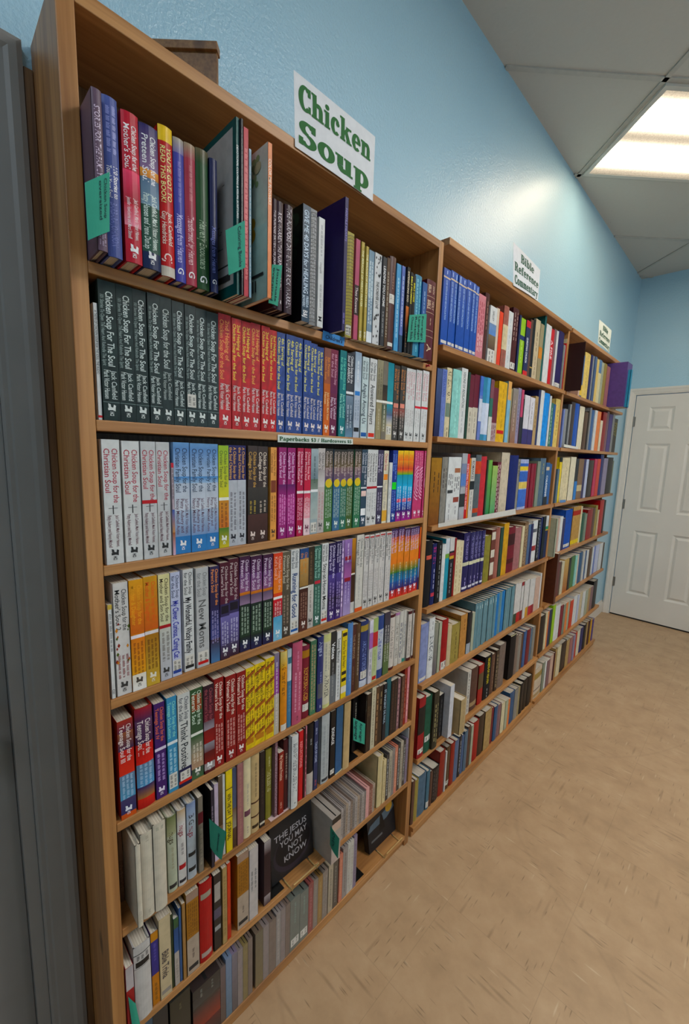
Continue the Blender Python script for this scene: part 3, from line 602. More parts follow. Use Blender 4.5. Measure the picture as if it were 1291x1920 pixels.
def book_geo(mc, mp, O, w, h, d, ty, base, decs, fine):
    """cover into mc, page block into mp"""
    hard = ty in 'h'; t = .0028 if hard and w > .009 else .0006; b = min(.0032, w*.14) if hard else 0.0
    if ty in 'cdb':
        mc.box(O[0]-d, O[1]-w/2, O[2], O[0], O[1]+w/2, O[2]+h, tuple(x*1.0+.02 for x in base)); b = 0
        if ty != 'b': mc.box(O[0]-d, O[1]-w/2+w*.45, O[2]+h, O[0]-.004, O[1]-w/2+w*.55, O[2]+h+.0005, (.02, .02, .02))
    else:
        n = 6 if hard else 1
        x0 = O[0]-d
        mc.box(x0, O[1]-w/2, O[2], O[0]-b, O[1]-w/2+t, O[2]+h, base); mc.box(x0, O[1]+w/2-t, O[2], O[0]-b, O[1]+w/2, O[2]+h, base)
        for i in range(n):
            s0, s1 = i/n, (i+1)/n
            f = [(O[0]-b*(2*s-1)**2, O[1]-w/2+s*w) for s in (s0, s1)]
            loop = [(f[0][0]-t, f[0][1], O[2]), (f[1][0]-t, f[1][1], O[2]), (f[1][0], f[1][1], O[2]), (f[0][0], f[0][1], O[2])]
            mc.prism(loop, (0, 0, h), base)
        m = .0035 if hard else .0006
        mp.box(x0+(m if hard else .0), O[1]-w/2+t, O[2]+m, O[0]-b-t-.0002, O[1]+w/2-t, O[2]+h-m, mi=1 if mp is mc else 0)
    sp = Spine(mc, O, w, h, b)
    if len(decs) == 0 and fine and w > .008: decs = ['w %.2f-%.2f %s 1' % (rng(.08, .2), rng(.5, .9), random.choice(['b8b0a0', '908878', 'c8c0b0']))]
    decorate(sp, decs, base, fine)
DATA = '''n 0 2194 2075 2211 2122 h purplegray;grey purple book with green note on spine, top shelf, near bookcase;t 0.1-0.55 d8c8d8 STORIES FOR THE FAMILY'S;w 0.88-0.97 b8a8c0 3
n 0 2100 2238 2449 2178 h slateblue;slate blue book with pale script, top shelf, near bookcase;w 0.05-0.35 9aa0d0 2;t 0.42-0.62 e8e8f4 110 Stories to|Touch Your Soul;t 0.65-0.93 8088c0 BARBARA JOHNSON
n 0 2123 2482 2734 2104 h crimson;red book with rose picture, top shelf, near bookcase;t 0.08-0.37 f4e4e4 Chicken Soup for the|Mother's Soul;g 0.38-0.6 e05070 a01030;g 0.6-0.75 c02040 f090a0;t 0.56-0.84 f4d8d8 Jack Canfield, Mark Victor Hansen,|Jennifer Hawthorne and Marci Shimoff;H f4e8e8
n 0 2098 2743 3034 2083 h navy;navy book with orange arc and green, top shelf, near bookcase;g 0.0-0.3 302a60 8a7090;g 0.3-0.36 e0a050 c08040;g 0.36-0.55 5a7088 8098a8;g 0.55-0.88 2a5040 305548;b 0.88-1.0 182850;t 0.07-0.4 f0ecf4 Chicken Soup for the|Preteen Soul;t 0.47-0.86 d8e4dc Jack Canfield, Mark Victor Hansen,|Patty Hansen and Irene Dunlap;H e8e8f0
n 0 2011 3069 3305 2265 h red;red book with yellow top, top shelf, near bookcase;b 0.0-0.1 e8c020;b 0.93-1.0 c8c0b4;t 0.13-0.5 f8e8a8 YOU'VE GOT TO|READ THIS BOOK!;t 0.56-0.78 f4dcd0 Jack Canfield|Gay Hendricks;t 0.84-0.9 f0d8d0 CJ
n 0 1959 3328 3518 2232 h violetblue;violet blue book with pale top, top shelf, near bookcase;g 0.0-0.1 a8a090 8078a0;w 0.15-0.45 7a74b8 1;t 0.52-0.86 c8c4e8 Messages from Heaven;t 0.9-0.95 e8e8f4 G
n 0 1953 3521 3724 2248 h rosered;rose red book with pale top, top shelf, near bookcase;g 0.0-0.1 a09078 a05058;w 0.13-0.4 c07078 1;t 0.5-0.85 e8c0c4 Transformed by Heaven;t 0.9-0.95 f4e8e8 G
n 0 1939 3731 3973 2279 h forest;dark green book with brown top, top shelf, near bookcase;g 0.0-0.1 6a6048 2a4a28;t 0.5-0.85 a8b8a0 Heavenly Encounters;t 0.9-0.95 e8f0e8 G
n 0 1964 3973 4124 2215 h navy2;dark navy book beside tall colouring books, top shelf, near bookcase;t 0.5-0.85 8088c0 Messages from Heaven;t 0.9-0.95 e8e8f4 G
n 0 2208 4345 4419 2923 q tealdark;tall teal colouring book with line drawing cover, top shelf, near bookcase;t 0.15-0.62 e4ecec DEVOTIONAL COLORING & VISUAL SCRIPTURES;A line
n 0 2253 4419 4470 2917 q charcoal;thin speckled black and white colouring book, top shelf, near bookcase;w 0.05-0.9 8a8a8a 2
n 0 2246 4474 4586 2818 q crimson;thin tall red colouring book, top shelf, near bookcase;w 0.1-0.9 e08080 1
n 0 2242 4588 4651 2523 q skyblue;thin pale blue colouring book, top shelf, near bookcase;w 0.1-0.9 eef4f8 1
n 0 2519 4805 4908 2617 q orangetan;mint colouring book with orange spine and flowers, top shelf, near bookcase;t 0.1-0.6 f8d0b8 COLOR ME FLOWERS;A flowers
n 0 2129 5205 5296 2008 h plum;dark plum journal with white spine lettering, first of three from left, top shelf, near bookcase;t 0.1-0.72 e0d8e0 THE PURPOSE DRIVEN LIFE JOURNAL;t 0.9-0.96 ffffff Z
n 0 2109 5311 5471 2022 h plum;dark plum journal with white spine lettering, second of three from left, top shelf, near bookcase;t 0.1-0.8 e0d8e0 RICK WARREN THE PURPOSE DRIVEN;t 0.9-0.96 ffffff Z
n 0 2078 5541 5746 2067 h plum;dark plum journal with white spine lettering, third of three from left, top shelf, near bookcase;t 0.03-0.95 d0c8d0 THE PURPOSE DRIVEN LIFE RICK WARREN
n 0 1923 6113 6344 2358 q darkslate;thick dark blue book with green cover picture, top shelf, near bookcase;t 0.04-0.75 c8d8e8 GIVE ME 40 DAYS for HEALING;t 0.77-0.87 c8d8e8 FREEDA|BOWERS;t 0.9-0.96 e8f0f8 B&J;A dark
n 0 1916 6375 6572 2397 s gray;grey patterned spiral bound journal, top shelf, near bookcase;w 0.05-0.95 d8d8d8 3
n 0 1873 6610 6801 2307 p white;thin white journal with grey lettering, top shelf, near bookcase;w 0.05-0.35 a0a0a0 1;t 0.4-0.5 808080 Unstoppable;w 0.6-0.85 a0a0a0 1;t 0.9-0.95 303030 M
n 0 2102 7181 7298 2863 q indigo;large glossy indigo book sticking out, top shelf, near bookcase;t 0.08-0.45 8a80c0 HOSTILE HEARTS;w 0.85-0.95 8a80c0 1;A plain
n 0 1852 7593 7828 2400 s olivegold;olive gold spiral bound journal with white sticker, top shelf, near bookcase;w 0.05-0.5 d8d090 1;i 0.88-0.98
n 0 1797 7885 8053 2339 p rosepink;thin pink book with dark label, top shelf, near bookcase;b 0.45-0.75 403030;t 0.47-0.73 e0d0d0 Thou Knowest
n 0 1831 8053 8179 2319 p gold;gold journal with white capitals, first of two from left, top shelf, near bookcase;t 0.08-0.65 f4ecc0 THE MIRACLE OF MERCY PRAYER;t 0.9-0.97 f8f4d8 BHD
n 0 1875 8179 8288 2243 p gold;gold journal with white capitals, second of two from left, top shelf, near bookcase;t 0.08-0.65 f4ecc0 THE MIRACLE OF MERCY PRAYER;t 0.9-0.97 f8f4d8 BHD
n 0 1877 8288 8495 2200 p bluegray;blue grey book with pale foot, top shelf, near bookcase;g 0.0-0.5 7890a0 a0b0b8;w 0.1-0.8 e0e8ec 2;b 0.88-1.0 e0e4e8
n 0 1894 8495 8773 2204 p whitefloral;white journal with black vine pattern, top shelf, near bookcase;F 0.02-0.25;t 0.3-0.6 404040 THE FOREVER LOVE;F 0.62-0.98
n 0 1930 8773 8936 2183 p charcoal;thin charcoal book with white lettering, top shelf, near bookcase;t 0.1-0.55 e8e8e8 LEADING YOU HOME;w 0.6-0.9 a0a0a0 1
n 0 1930 8936 9074 2217 p umber;thin umber book beside brown bible, top shelf, near bookcase
n 0 1894 9119 9388 2333 h chocolate;chocolate brown book with pale emblem, top shelf, near bookcase;w 0.15-0.35 b09080 1;i 0.4-0.5;i 0.93-0.97
n 0 1878 9408 9612 2241 p azure;bright azure thin book, top shelf, near bookcase;w 0.15-0.85 d0e8f4 1
n 0 1897 9612 9777 2241 p periwinkle;periwinkle thin book, top shelf, near bookcase;w 0.1-0.7 e0e4f4 1;b 0.8-1.0 405870
n 0 1959 9777 9916 2246 p black;black book with orange flames, top shelf, near bookcase;t 0.05-0.4 e8d8c0 EXPERIENCING GOD;g 0.45-0.75 c07020 402010;w 0.75-0.95 a08060 1
n 0 1970 9916 10048 2152 p black;thin black book with yellow title, top shelf, near bookcase;t 0.05-0.5 f0e060 BIBLE PROMISES
n 0 1967 10052 10172 2123 p black;;t 0.1-0.5 f0e020 BIBLE CODE
n 0 1954 10190 10518 2188 h tealblue;teal blue book behind green note, top shelf, near bookcase;w 0.05-0.6 a0d8e0 2;w 0.85-0.95 a0d8e0 1
n 0 1959 10518 10756 2077 p blue;blue book beside maroon bible, top shelf, near bookcase;w 0.1-0.8 b0c8e8 1
n 0 1968 10756 11215 2232 h maroon;maroon bible with gilt bands, top shelf, near bookcase;t 0.06-0.16 d8c0a8 SANTA|BIBLIA;b 0.2-0.205 c8b098;t 0.25-0.36 d8c0a8 HOLY|BIBLE;b 0.4-0.405 c8b098;w 0.46-0.56 c8b098 1;b 0.62-0.625 c8b098;b 0.7-0.705 c8b098;t 0.8-0.92 e0ccb0 A
n 1 1640 2116 2191 1830 p white;thin white booklet with black capitals, second shelf, near bookcase;t 0.06-0.6 303030 A TASTE OF CHICKEN SOUP FOR THE SOUL: THE AUDIO;b 0.96-0.98 c02030
n 1 1640 2191 2456 2199 p greenblack;dark green paperback with white title, first of eight from left, second shelf, near bookcase;K
n 1 1640 2456 2713 2206 p greenblack;dark green paperback with white title, second of eight from left, second shelf, near bookcase;K
n 1 1640 2713 2946 2206 p greenblack;dark green paperback with white title, third of eight from left, second shelf, near bookcase;K
n 1 1640 2946 3170 2206 p greenblack;dark green paperback with white title, fourth of eight from left, second shelf, near bookcase;K
n 1 1640 3170 3376 2206 p greenblack;dark green paperback with white title, fifth of eight from left, second shelf, near bookcase;K2
n 1 1640 3376 3607 2191 p greenblack;dark green paperback with white title, sixth of eight from left, second shelf, near bookcase;K
n 1 1640 3607 3823 2183 p greenblack;dark green paperback with white sticker, second shelf, near bookcase;K;i 0.73-0.84
n 1 1640 3823 4035 2176 p greenblack;dark green paperback with white title, seventh of eight from left, second shelf, near bookcase;K
n 1 1640 4035 4288 2173 p greenblack;dark green paperback with white title, eighth of eight from left, second shelf, near bookcase;K
n 1 1640 4288 4571 2206 p red2;faded red paperback with orange title, second shelf, near bookcase;R f0a060 2nd
n 1 1640 4571 4800 2179 p red;red paperback with yellow title, first of four from left, second shelf, near bookcase;R f4d060 2nd
n 1 1640 4800 5031 2174 p red;red paperback with yellow title, second of four from left, second shelf, near bookcase;R f4d060 3rd
n 1 1640 5031 5275 2198 p red2;red paperback with orange title, second shelf, near bookcase;R f0b060 3rd
n 1 1640 5275 5492 2189 p red;red paperback with yellow title, third of four from left, second shelf, near bookcase;R f4d060 2nd
n 1 1640 5492 5690 2157 p red;red paperback with yellow title, fourth of four from left, second shelf, near bookcase;R f4d060 2nd
n 1 1640 5690 5922 2154 p royalmarble;marbled blue paperback with yellow title, first of six from left, second shelf, near bookcase;R e8e070 4th
n 1 1640 5922 6180 2152 p royalmarble;marbled blue paperback with yellow title, second of six from left, second shelf, near bookcase;R e8e070 4th
n 1 1640 6180 6435 2158 p royalmarble;marbled blue paperback with yellow title, third of six from left, second shelf, near bookcase;R e8e070 4th
n 1 1640 6435 6657 2141 p royalmarble;marbled blue paperback with yellow title, fourth of six from left, second shelf, near bookcase;R e8e070 4th
n 1 1640 6657 6872 2112 p royalmarble;marbled blue paperback with yellow title, fifth of six from left, second shelf, near bookcase;R e8e070 4th
n 1 1640 6872 7088 2076 p royalmarble;marbled blue paperback with yellow title, sixth of six from left, second shelf, near bookcase;R e8e070 4th
n 1 1640 7088 7306 2093 p orangerust;brown and orange marbled paperback, second shelf, near bookcase;g 0.0-0.4 8a5a50 9a5a40;g 0.4-1.0 b86828 d07018;t 0.1-0.4 d89048 5th Portion|Chicken Soup;t 0.5-0.82 f0d0a0 Jack Canfield, Mark Victor|Hansen;H f0e0d0
n 1 1640 7306 7567 2103 p winepurple;wine coloured marbled paperback, second shelf, near bookcase;g 0.0-0.5 803048 6a2850;t 0.05-0.4 d0a0b0 6th Bowl of Chicken Soup|for the Soul;t 0.55-0.8 e0c8d8 Jack Canfield|Mark Victor;H f0e0e8
n 1 1640 7631 7882 2142 p tealmarble;teal marbled paperback, second shelf, near bookcase;t 0.08-0.45 80d0b8 A Cup of Chicken Soup|for the Soul;t 0.5-0.82 a0d8c8 Jack Canfield|Mark Hansen;H e0f0f0
n 1 1640 7882 8164 2118 p darkgray;dark paperback with flag photo at foot, second shelf, near bookcase;t 0.03-0.35 e8e8ec Chicken Soup for the|Soul of AMERICA;b 0.45-0.48 e8e8e8;g 0.5-0.8 8090a0 405060;g 0.8-1.0 606870 7090a8;w 0.6-0.9 c8d0d8 2
n 1 1640 8164 8409 2196 p paleblue;pale blue paperback with round blue emblem, second shelf, near bookcase;g 0.0-0.5 98a8b8 d0d8e0;w 0.1-0.35 f0f4f8 1;i 0.45-0.5 4080c0;w 0.55-0.8 8090a0 2;i 0.88-0.93 202020
n 1 1640 8469 8742 2132 p whiteteal;white paperback with teal edge, second shelf, near bookcase;t 0.05-0.27 203040 Chicken Soup|for the Soul;t 0.32-0.82 283848 Angels Among Us;i 0.93-0.98 3060a0
n 1 1640 8742 9057 2137 p white;white paperback with red square at foot, second shelf, near bookcase;t 0.05-0.27 303838 Chicken Soup|for the Soul;t 0.32-0.82 303030 Answered Prayers;i 0.93-0.98 d04020
n 1 1640 9057 9317 2156 p khaki;khaki paperback with faded photo, second shelf, near bookcase;g 0.0-0.5 a09880 807860;w 0.1-0.45 605848 2;b 0.5-0.53 e8e4dc;w 0.6-0.9 c8c0a8 1
n 1 1640 9317 9538 2165 p taupe;taupe paperback with dark photo, second shelf, near bookcase;g 0.3-0.5 302820 504030;b 0.5-0.53 e8e4dc;g 0.55-0.9 506050 908870;w 0.55-0.9 e0dcc8 1
n 1 1640 9538 9828 2167 p tealphoto;paperback with teal top and beige foot, second shelf, near bookcase;g 0.0-0.5 208898 4098a0;b 0.5-0.53 f0ece4;g 0.54-0.68 3090a0 606880;g 0.68-0.8 7080a0 c8c0b0;b 0.8-1.0 c8bca0;i 0.82-0.93
n 1 1640 9828 10113 2141 p graybrown;dark grey paperback with rose picture, first of two from left, second shelf, near bookcase;t 0.05-0.45 c88850 Chicken Soup for the|Bride's Soul;i 0.5-0.56 d89080;g 0.57-0.7 a06058 504840;w 0.6-0.85 c8b8b0 2;H e0dcd8
n 1 1640 10113 10386 2161 p graybrown;dark grey paperback with rose picture, second of two from left, second shelf, near bookcase;t 0.05-0.45 c88850 Chicken Soup for the|Bride's Soul;i 0.5-0.56 d89080;g 0.57-0.7 a06058 504840;w 0.6-0.85 c8b8b0 2;H e0dcd8
n 1 1640 10386 10636 2143 p white;white paperback with faint red title, first of two from left, second shelf, near bookcase;W e0e0e0
n 1 1640 10636 10909 2158 p white;white paperback with faint red title, second of two from left, second shelf, near bookcase;W e0e0e0
n 1 1640 10909 11231 2178 p white;white paperback with red stripe, first of two from left, second shelf, near bookcase;W d8808c;b 0.5-0.53 d02840
n 1 1640 11231 11590 2204 p white;white paperback with red stripe, second of two from left, second shelf, near bookcase;W d8808c;b 0.5-0.53 d02840
n 2 1640 2123 2418 2156 p white;white paperback with red title and cross, first of two from left, third shelf, near bookcase;X
n 2 1640 2436 2742 2144 p white;white paperback with red title and cross, second of two from left, third shelf, near bookcase;X
n 2 1640 2742 3018 2148 p palegray;pale grey paperback with red stripe, third shelf, near bookcase;X;b 0.49-0.52 b82030
n 2 1640 3018 3281 2147 p palegray;pale grey paperback with red title, third shelf, near bookcase;X
n 2 1640 3281 3338 1769 p multithin;thin short booklet with colourful foot, third shelf, near bookcase;b 0.0-0.05 c03040;w 0.06-0.4 706060 1;g 0.5-0.75 4060a0 c09060;g 0.75-1.0 a06030 d0b0c0
n 2 1640 3338 3655 2155 p skyphoto;sky blue paperback with clouds, first of three from left, third shelf, near bookcase;Y
n 2 1640 3655 3973 2150 p skyphoto;sky blue paperback with clouds, second of three from left, third shelf, near bookcase;Y
n 2 1640 3973 4252 2149 p skyphoto;sky blue paperback with clouds, third of three from left, third shelf, near bookcase;Y
n 2 1640 4252 4484 2127 p lime;lime and orange paperback, third shelf, near bookcase;g 0.0-0.5 98b830 d0c830;b 0.5-0.53 e8e8d8;g 0.53-0.8 c89028 c87820;g 0.8-1.0 4a7a30 c8b830;t 0.05-0.4 506018 Chicken Soup for the|Christian Teenage Soul;w 0.55-0.8 704010 2;H f0f0e0
n 2 1640 4484 4705 2141 p silvernight;silver paperback with navy top, first of two from left, third shelf, near bookcase;b 0.0-0.34 22185a;t 0.02-0.33 d8a860 A Chicken Soup for|the Soul Christmas;b 0.34-1.0 b8bac0;w 0.45-0.85 504850 2;H 303038
n 2 1640 4705 4914 2142 p silvernight;silver paperback with navy top, second of two from left, third shelf, near bookcase;b 0.0-0.34 22185a;t 0.02-0.33 d8a860 A Chicken Soup for|the Soul Christmas;b 0.34-1.0 b8bac0;w 0.45-0.85 504850 2;H 303038
n 2 1640 4941 5203 2145 p darkbrown;dark brown paperback with grid picture, first of two from left, third shelf, near bookcase;t 0.06-0.42 c8a058 Chicken Soup for the|College Soul;g 0.42-0.7 403830 282018;g 0.7-1.0 503028 402820;w 0.55-0.7 b8a050 2;H d8c8c0
n 2 1640 5203 5480 2140 p darkbrown;dark brown paperback with grid picture, second of two from left, third shelf, near bookcase;t 0.06-0.42 e0d0c0 Chicken Soup for the|College Soul;g 0.42-0.7 403830 282018;g 0.7-1.0 503028 402820;w 0.55-0.7 c8b8a8 2;H d8c8c0
n 2 1640 5535 5716 2129 p apricot;apricot paperback with guitar, third shelf, near bookcase;t 0.03-0.3 805020 Chicken Soup for the|Country Soul;i 0.35-0.48 804018;w 0.5-0.8 906030 2;H 504030
n 2 1640 5770 6010 2135 p magenta;magenta purple paperback, first of two from left, third shelf, near bookcase;t 0.05-0.4 f0c0e0 Chicken Soup for the|Couple's Soul;g 0.4-0.55 601860 a02878;g 0.55-1.0 b04088 902070;w 0.5-0.85 e8a0d0 3;H e8d0e0
n 2 1640 6010 6262 2131 p magenta;magenta purple paperback, second of two from left, third shelf, near bookcase;t 0.05-0.4 f0c0e0 Chicken Soup for the|Couple's Soul;g 0.4-0.55 601860 a02878;g 0.55-1.0 b04088 902070;w 0.5-0.85 e8a0d0 3;H e8d0e0
n 2 1640 6299 6507 2135 p cherry;cherry red paperback with white stripe, third shelf, near bookcase;t 0.04-0.42 f4c8d4 Chicken Soup for the|Expectant Mother's;b 0.48-0.51 e8e0e0;w 0.55-0.82 f0c0d0 3;H f0e0e8
n 2 1640 6507 6721 2132 p pinkcherry;cherry paperback fading to pink foot, third shelf, near bookcase;g 0.0-0.5 b02048 c02848;b 0.48-0.51 e8e0e0;g 0.51-0.8 c83858 e8a8b0;b 0.8-1.0 e0c8cc;t 0.04-0.4 f0c0c8 Chicken Soup for|Every Mom's Soul;w 0.55-0.78 f0d8dc 3;H 805060
n 2 1640 6721 6964 2132 p coolgray;cool grey paperback with water photo, third shelf, near bookcase;g 0.0-0.35 a8b4b8 788890;g 0.35-0.5 607060 909890;w 0.08-0.4 405050 1;b 0.47-0.5 e8ecec;g 0.5-0.82 98a8a8 b0b8b4;i 0.86-0.98
n 2 1640 6964 7215 2149 p warmgray;warm grey paperback with golf photo, third shelf, near bookcase;t 0.05-0.4 504848 Chicken Soup for the|Golfer's Soul;g 0.25-0.45 a8a0a0 d0ccc8;w 0.5-0.85 c09090 2;H 606060
n 2 1640 7215 7498 2147 p sagegreen;sage green paperback with yellow disc, third shelf, near bookcase;S 507848
n 2 1640 7498 7757 2141 p steelteal;steel blue paperback with pale disc, third shelf, near bookcase;S 487090
n 2 1640 7757 8009 2141 p seagreen;sea green paperback with yellow disc, third shelf, near bookcase;S 387060
n 2 1640 8009 8270 2155 p mossgreen;moss green paperback with grey stripe, third shelf, near bookcase;S 506838
n 2 1640 8270 8550 2162 p jadegreen;jade green paperback with yellow disc, third shelf, near bookcase;S 407858
n 2 1640 8550 8800 2162 p inkblue;ink blue paperback with round white dots, third shelf, near bookcase;t 0.04-0.45 c8c8d0 Chicken Soup for the|Golden Soul;b 0.48-0.5 d8d8d8;i 0.53-0.6 e8c8c0;i 0.76-0.85 e8e8e8;H e0e0e8
n 2 1640 8800 9035 2169 p white;white paperback with red stripe, first of two from left, third shelf, near bookcase;t 0.05-0.42 403838 Chicken Soup for the|Grandma's Soul;b 0.48-0.51 b02830;w 0.55-0.82 a0a0a0 2;H 505050
n 2 1640 9035 9282 2168 p white;white paperback with red stripe, second of two from left, third shelf, near bookcase;t 0.05-0.42 403838 Chicken Soup for the|Grandparent's Soul;b 0.48-0.51 b02830;w 0.55-0.82 a0a0a0 2;H 505050
n 2 1640 9282 9543 2167 p slatepurple;slate purple paperback, third shelf, near bookcase;t 0.05-0.42 c8c0d0 Chicken Soup for the|Grieving Soul;g 0.3-0.5 504860 303048;b 0.48-0.5 e0e0e0;w 0.55-0.82 c0b8c8 2;H e0e0e8
n 2 1640 9543 9773 2158 p creamwhite;cream paperback with orange foot, third shelf, near bookcase;t 0.04-0.27 b03050 Chicken Soup;i 0.32-0.4 e09040;t 0.42-0.8 b0a8a0 Happily Ever After;b 0.82-0.97 d8a850
n 2 1640 9773 9932 1812 p white;;w 0.1-0.8 c0c0c0 1
n 2 1640 9932 10180 2176 p royalblue;royal blue paperback with neon green sticker, third shelf, near bookcase;t 0.05-0.4 8098d8 Chicken Soup for the|Jewish Soul;i 0.44-0.54 30d030;w 0.55-0.85 8098d8 2;H e0e8f8
n 2 1640 10180 10461 2175 p rainbow;rainbow coloured paperback, first of three from left, third shelf, near bookcase;N
n 2 1640 10461 10723 2182 p rainbow;rainbow coloured paperback, second of three from left, third shelf, near bookcase;N
n 2 1640 10723 10986 2180 p rainbow;rainbow coloured paperback, third of three from left, third shelf, near bookcase;N
n 2 1640 11037 11315 2196 p pinkswirl;pink paperback with swirl pattern, first of three from left, third shelf, near bookcase;w 0.02-0.4 e8a0b8 2;O 0.3-0.65 f0b0c8;H f8e0e8
n 2 1640 11315 11580 2195 p pinkswirl;pink paperback with swirl pattern, second of three from left, third shelf, near bookcase;w 0.02-0.4 e8a0b8 2;O 0.3-0.65 f0b0c8;H f8e0e8
n 2 1640 11580 11665 2199 p pinkswirl;pink paperback with swirl pattern, third of three from left, third shelf, near bookcase;w 0.02-0.4 e8a0b8 2;O 0.3-0.65 f0b0c8;H f8e0e8
n 3 1640 2102 2179 1779 p white;thin short white booklet with red marks, fourth shelf, near bookcase;b 0.0-0.05 c8b060;w 0.08-0.5 808080 1;t 0.9-0.95 404040 CSS
n 3 1640 2194 2458 2143 p whiteleaf;white paperback with autumn leaves, fourth shelf, near bookcase;t 0.06-0.42 303030 Chicken Soup for the|Mother's Soul 2;F2 0.35-0.7;w 0.63-0.85 a06868 3;H 404040
n 3 1640 2458 2709 2152 p orangegold;orange and gold paperback with pale stripe, fourth shelf, near bookcase;g 0.0-0.3 d8a020 d88018;g 0.3-0.48 d07818 c87010;b 0.49-0.52 e8e0e8;g 0.52-0.85 d08010 d8a030;g 0.85-1.0 e0d8c8 e8e4e0;t 0.05-0.4 e8a848 Chicken Soup for the|Mother & Daughter;w 0.55-0.85 804008 3;H 504840
n 3 1640 2709 2963 2166 p ochre;ochre paperback with pale stripe, fourth shelf, near bookcase;g 0.0-0.48 c89838 c86828;b 0.49-0.52 e0d8d8;g 0.52-1.0 a87828 c8a850;t 0.05-0.4 d86820 Chicken Soup for the|Mother & Daughter;w 0.55-0.85 603808 3;H f0e0d0
n 3 1640 2981 3205 2155 p creamyellow;cream paperback with red stripe, fourth shelf, near bookcase;g 0.0-0.47 d8d0a0 c8c8a8;b 0.47-0.5 a82030;g 0.5-1.0 c0c0b8 b8b8c0;t 0.04-0.45 403020 Chicken Soup for the|Mother and Son Soul;w 0.53-0.82 706860 2;H 404040
n 3 1640 3205 3413 2154 p lavenderwhite;pale lavender paperback with blue title, fourth shelf, near bookcase;t 0.03-0.24 303858 Chicken Soup|for the Soul;t 0.27-0.82 3038a0 *My Clever, Curious, Caring Cat;J 304890
n 3 1640 3465 3694 2158 p white;bright white paperback with bold black title, fourth shelf, near bookcase;t 0.03-0.24 303030 Chicken Soup|for the Soul;t 0.27-0.82 202028 *My Wonderful, Wacky Family;J 202020
n 3 1640 3720 4011 2148 p silver;silver grey paperback with large grey title, fourth shelf, near bookcase;t 0.05-0.28 808080 Chicken Soup|for the Soul;t 0.32-0.8 686868 New Moms;J c02818
n 3 1640 4035 4251 2127 p duskpurple;dusky purple paperback with orange title, fourth shelf, near bookcase;g 0.0-0.4 3a3058 30284a;g 0.4-0.75 282048 485088;g 0.75-1.0 402838 5078a0;t 0.03-0.4 e89858 Chicken Soup for the|Parent's Soul;w 0.45-0.8 a8a0c8 3
n 3 1640 4251 4476 2175 p petpurple;maroon and violet paperback, first of two from left, fourth shelf, near bookcase;P
n 3 1640 4476 4725 2217 p petpurple;maroon and violet paperback, second of two from left, fourth shelf, near bookcase;P
n 3 1640 4742 5018 2223 p preteen;purple and dark green paperback, first of three from left, fourth shelf, near bookcase;Q
n 3 1640 5018 5320 2195 p preteen;purple and dark green paperback, second of three from left, fourth shelf, near bookcase;Q
n 3 1640 5350 5631 2177 p preteen;purple and dark green paperback, third of three from left, fourth shelf, near bookcase;Q
n 3 1640 5631 5895 2168 p orangesky;orange red and sky blue paperback, fourth shelf, near bookcase;g 0.0-0.45 d04828 e08838;b 0.49-0.52 e8e4e0;g 0.52-0.72 c82838 a03848;g 0.72-1.0 58a0c0 88b8d0;t 0.04-0.42 e8b8a8 Chicken Soup for the|Kid's Soul 2;w 0.55-0.72 e8d0c8 3;H f0f4f4
n 3 1640 5895 6151 2152 p stonegray;stone grey paperback with bars photo, fourth shelf, near bookcase;g 0.0-1.0 686050 484038;t 0.04-0.44 c8c0b0 Chicken Soup for the|Prisoner's Soul;w 0.5-0.85 a89888 2;H d0ccc4
n 3 1640 6151 6429 2180 p white;white paperback with bold blue title, fourth shelf, near bookcase;t 0.02-0.22 283848 Chicken Soup|for the Soul;t 0.28-0.8 284878 *Running for Good;J 2860a0
n 3 1640 6429 6714 2164 p bluebrown;paperback with blue top and brown foot, fourth shelf, near bookcase;g 0.0-0.12 284878 385888;g 0.12-0.45 b89868 987848;b 0.46-0.48 e0dcd4;g 0.48-1.0 482820 583028;t 0.05-0.3 c88838 Chicken Soup for|the Traveler's;w 0.52-0.85 a08070 3;H e0d8d0
n 3 1640 6714 6924 2164 p brownwhite;paperback with brown top and white foot, fourth shelf, near bookcase;g 0.0-0.46 3a3020 504030;g 0.46-1.0 c8c4bc b8b4b0;w 0.05-0.4 806850 1;w 0.52-0.8 787068 1;H 404040
n 3 1640 6924 7179 2160 p greengray;grey green paperback with red dot, fourth shelf, near bookcase;t 0.03-0.4 a8d0c0 Chicken Soup for the|Sports Fan's Soul;i 0.43-0.47 b83848;w 0.5-0.85 a0c0b0 2;H e0ece8
n 3 1640 7179 7422 2191 p white;white paperback with large black title, fourth shelf, near bookcase;t 0.02-0.22 303030 Chicken Soup|for the Soul;t 0.25-0.82 303030 Stay-at-Home Moms;J c83018
n 3 1640 7422 7694 2171 p violetphoto;dark violet paperback with white title, first of two from left, fourth shelf, near bookcase;V
n 3 1640 7694 7905 2192 p violetphoto;dark violet paperback with white title, second of two from left, fourth shelf, near bookcase;V
n 3 1640 7905 8013 2186 p lilac;;w 0.1-0.9 e0d0f0 1
n 3 1640 8013 8316 2190 p orchid;orchid paperback with berries, fourth shelf, near bookcase;g 0.0-0.3 9878b0 806098;g 0.3-0.5 805088 a868a0;g 0.5-1.0 6a4a90 a898c0;i 0.22-0.27 901830;i 0.5-0.55 901830;w 0.05-0.3 e0d0e8 1;w 0.55-0.85 c8b8d8 2
n 3 1640 8316 8475 2188 p goldbrown;gold and dark brown paperback, fourth shelf, near bookcase;g 0.0-0.45 c08820 604018;b 0.46-0.48 e0dcd4;g 0.48-0.85 402818 503020;b 0.85-1.0 c8c4c0
n 3 1640 8475 8790 2265 p whiteorange;white paperback with orange foot, fourth shelf, near bookcase;t 0.05-0.42 686868 Chicken Soup for the|Teenage Soul;w 0.5-0.85 a0a0a0 1;b 0.95-1.0 d06028
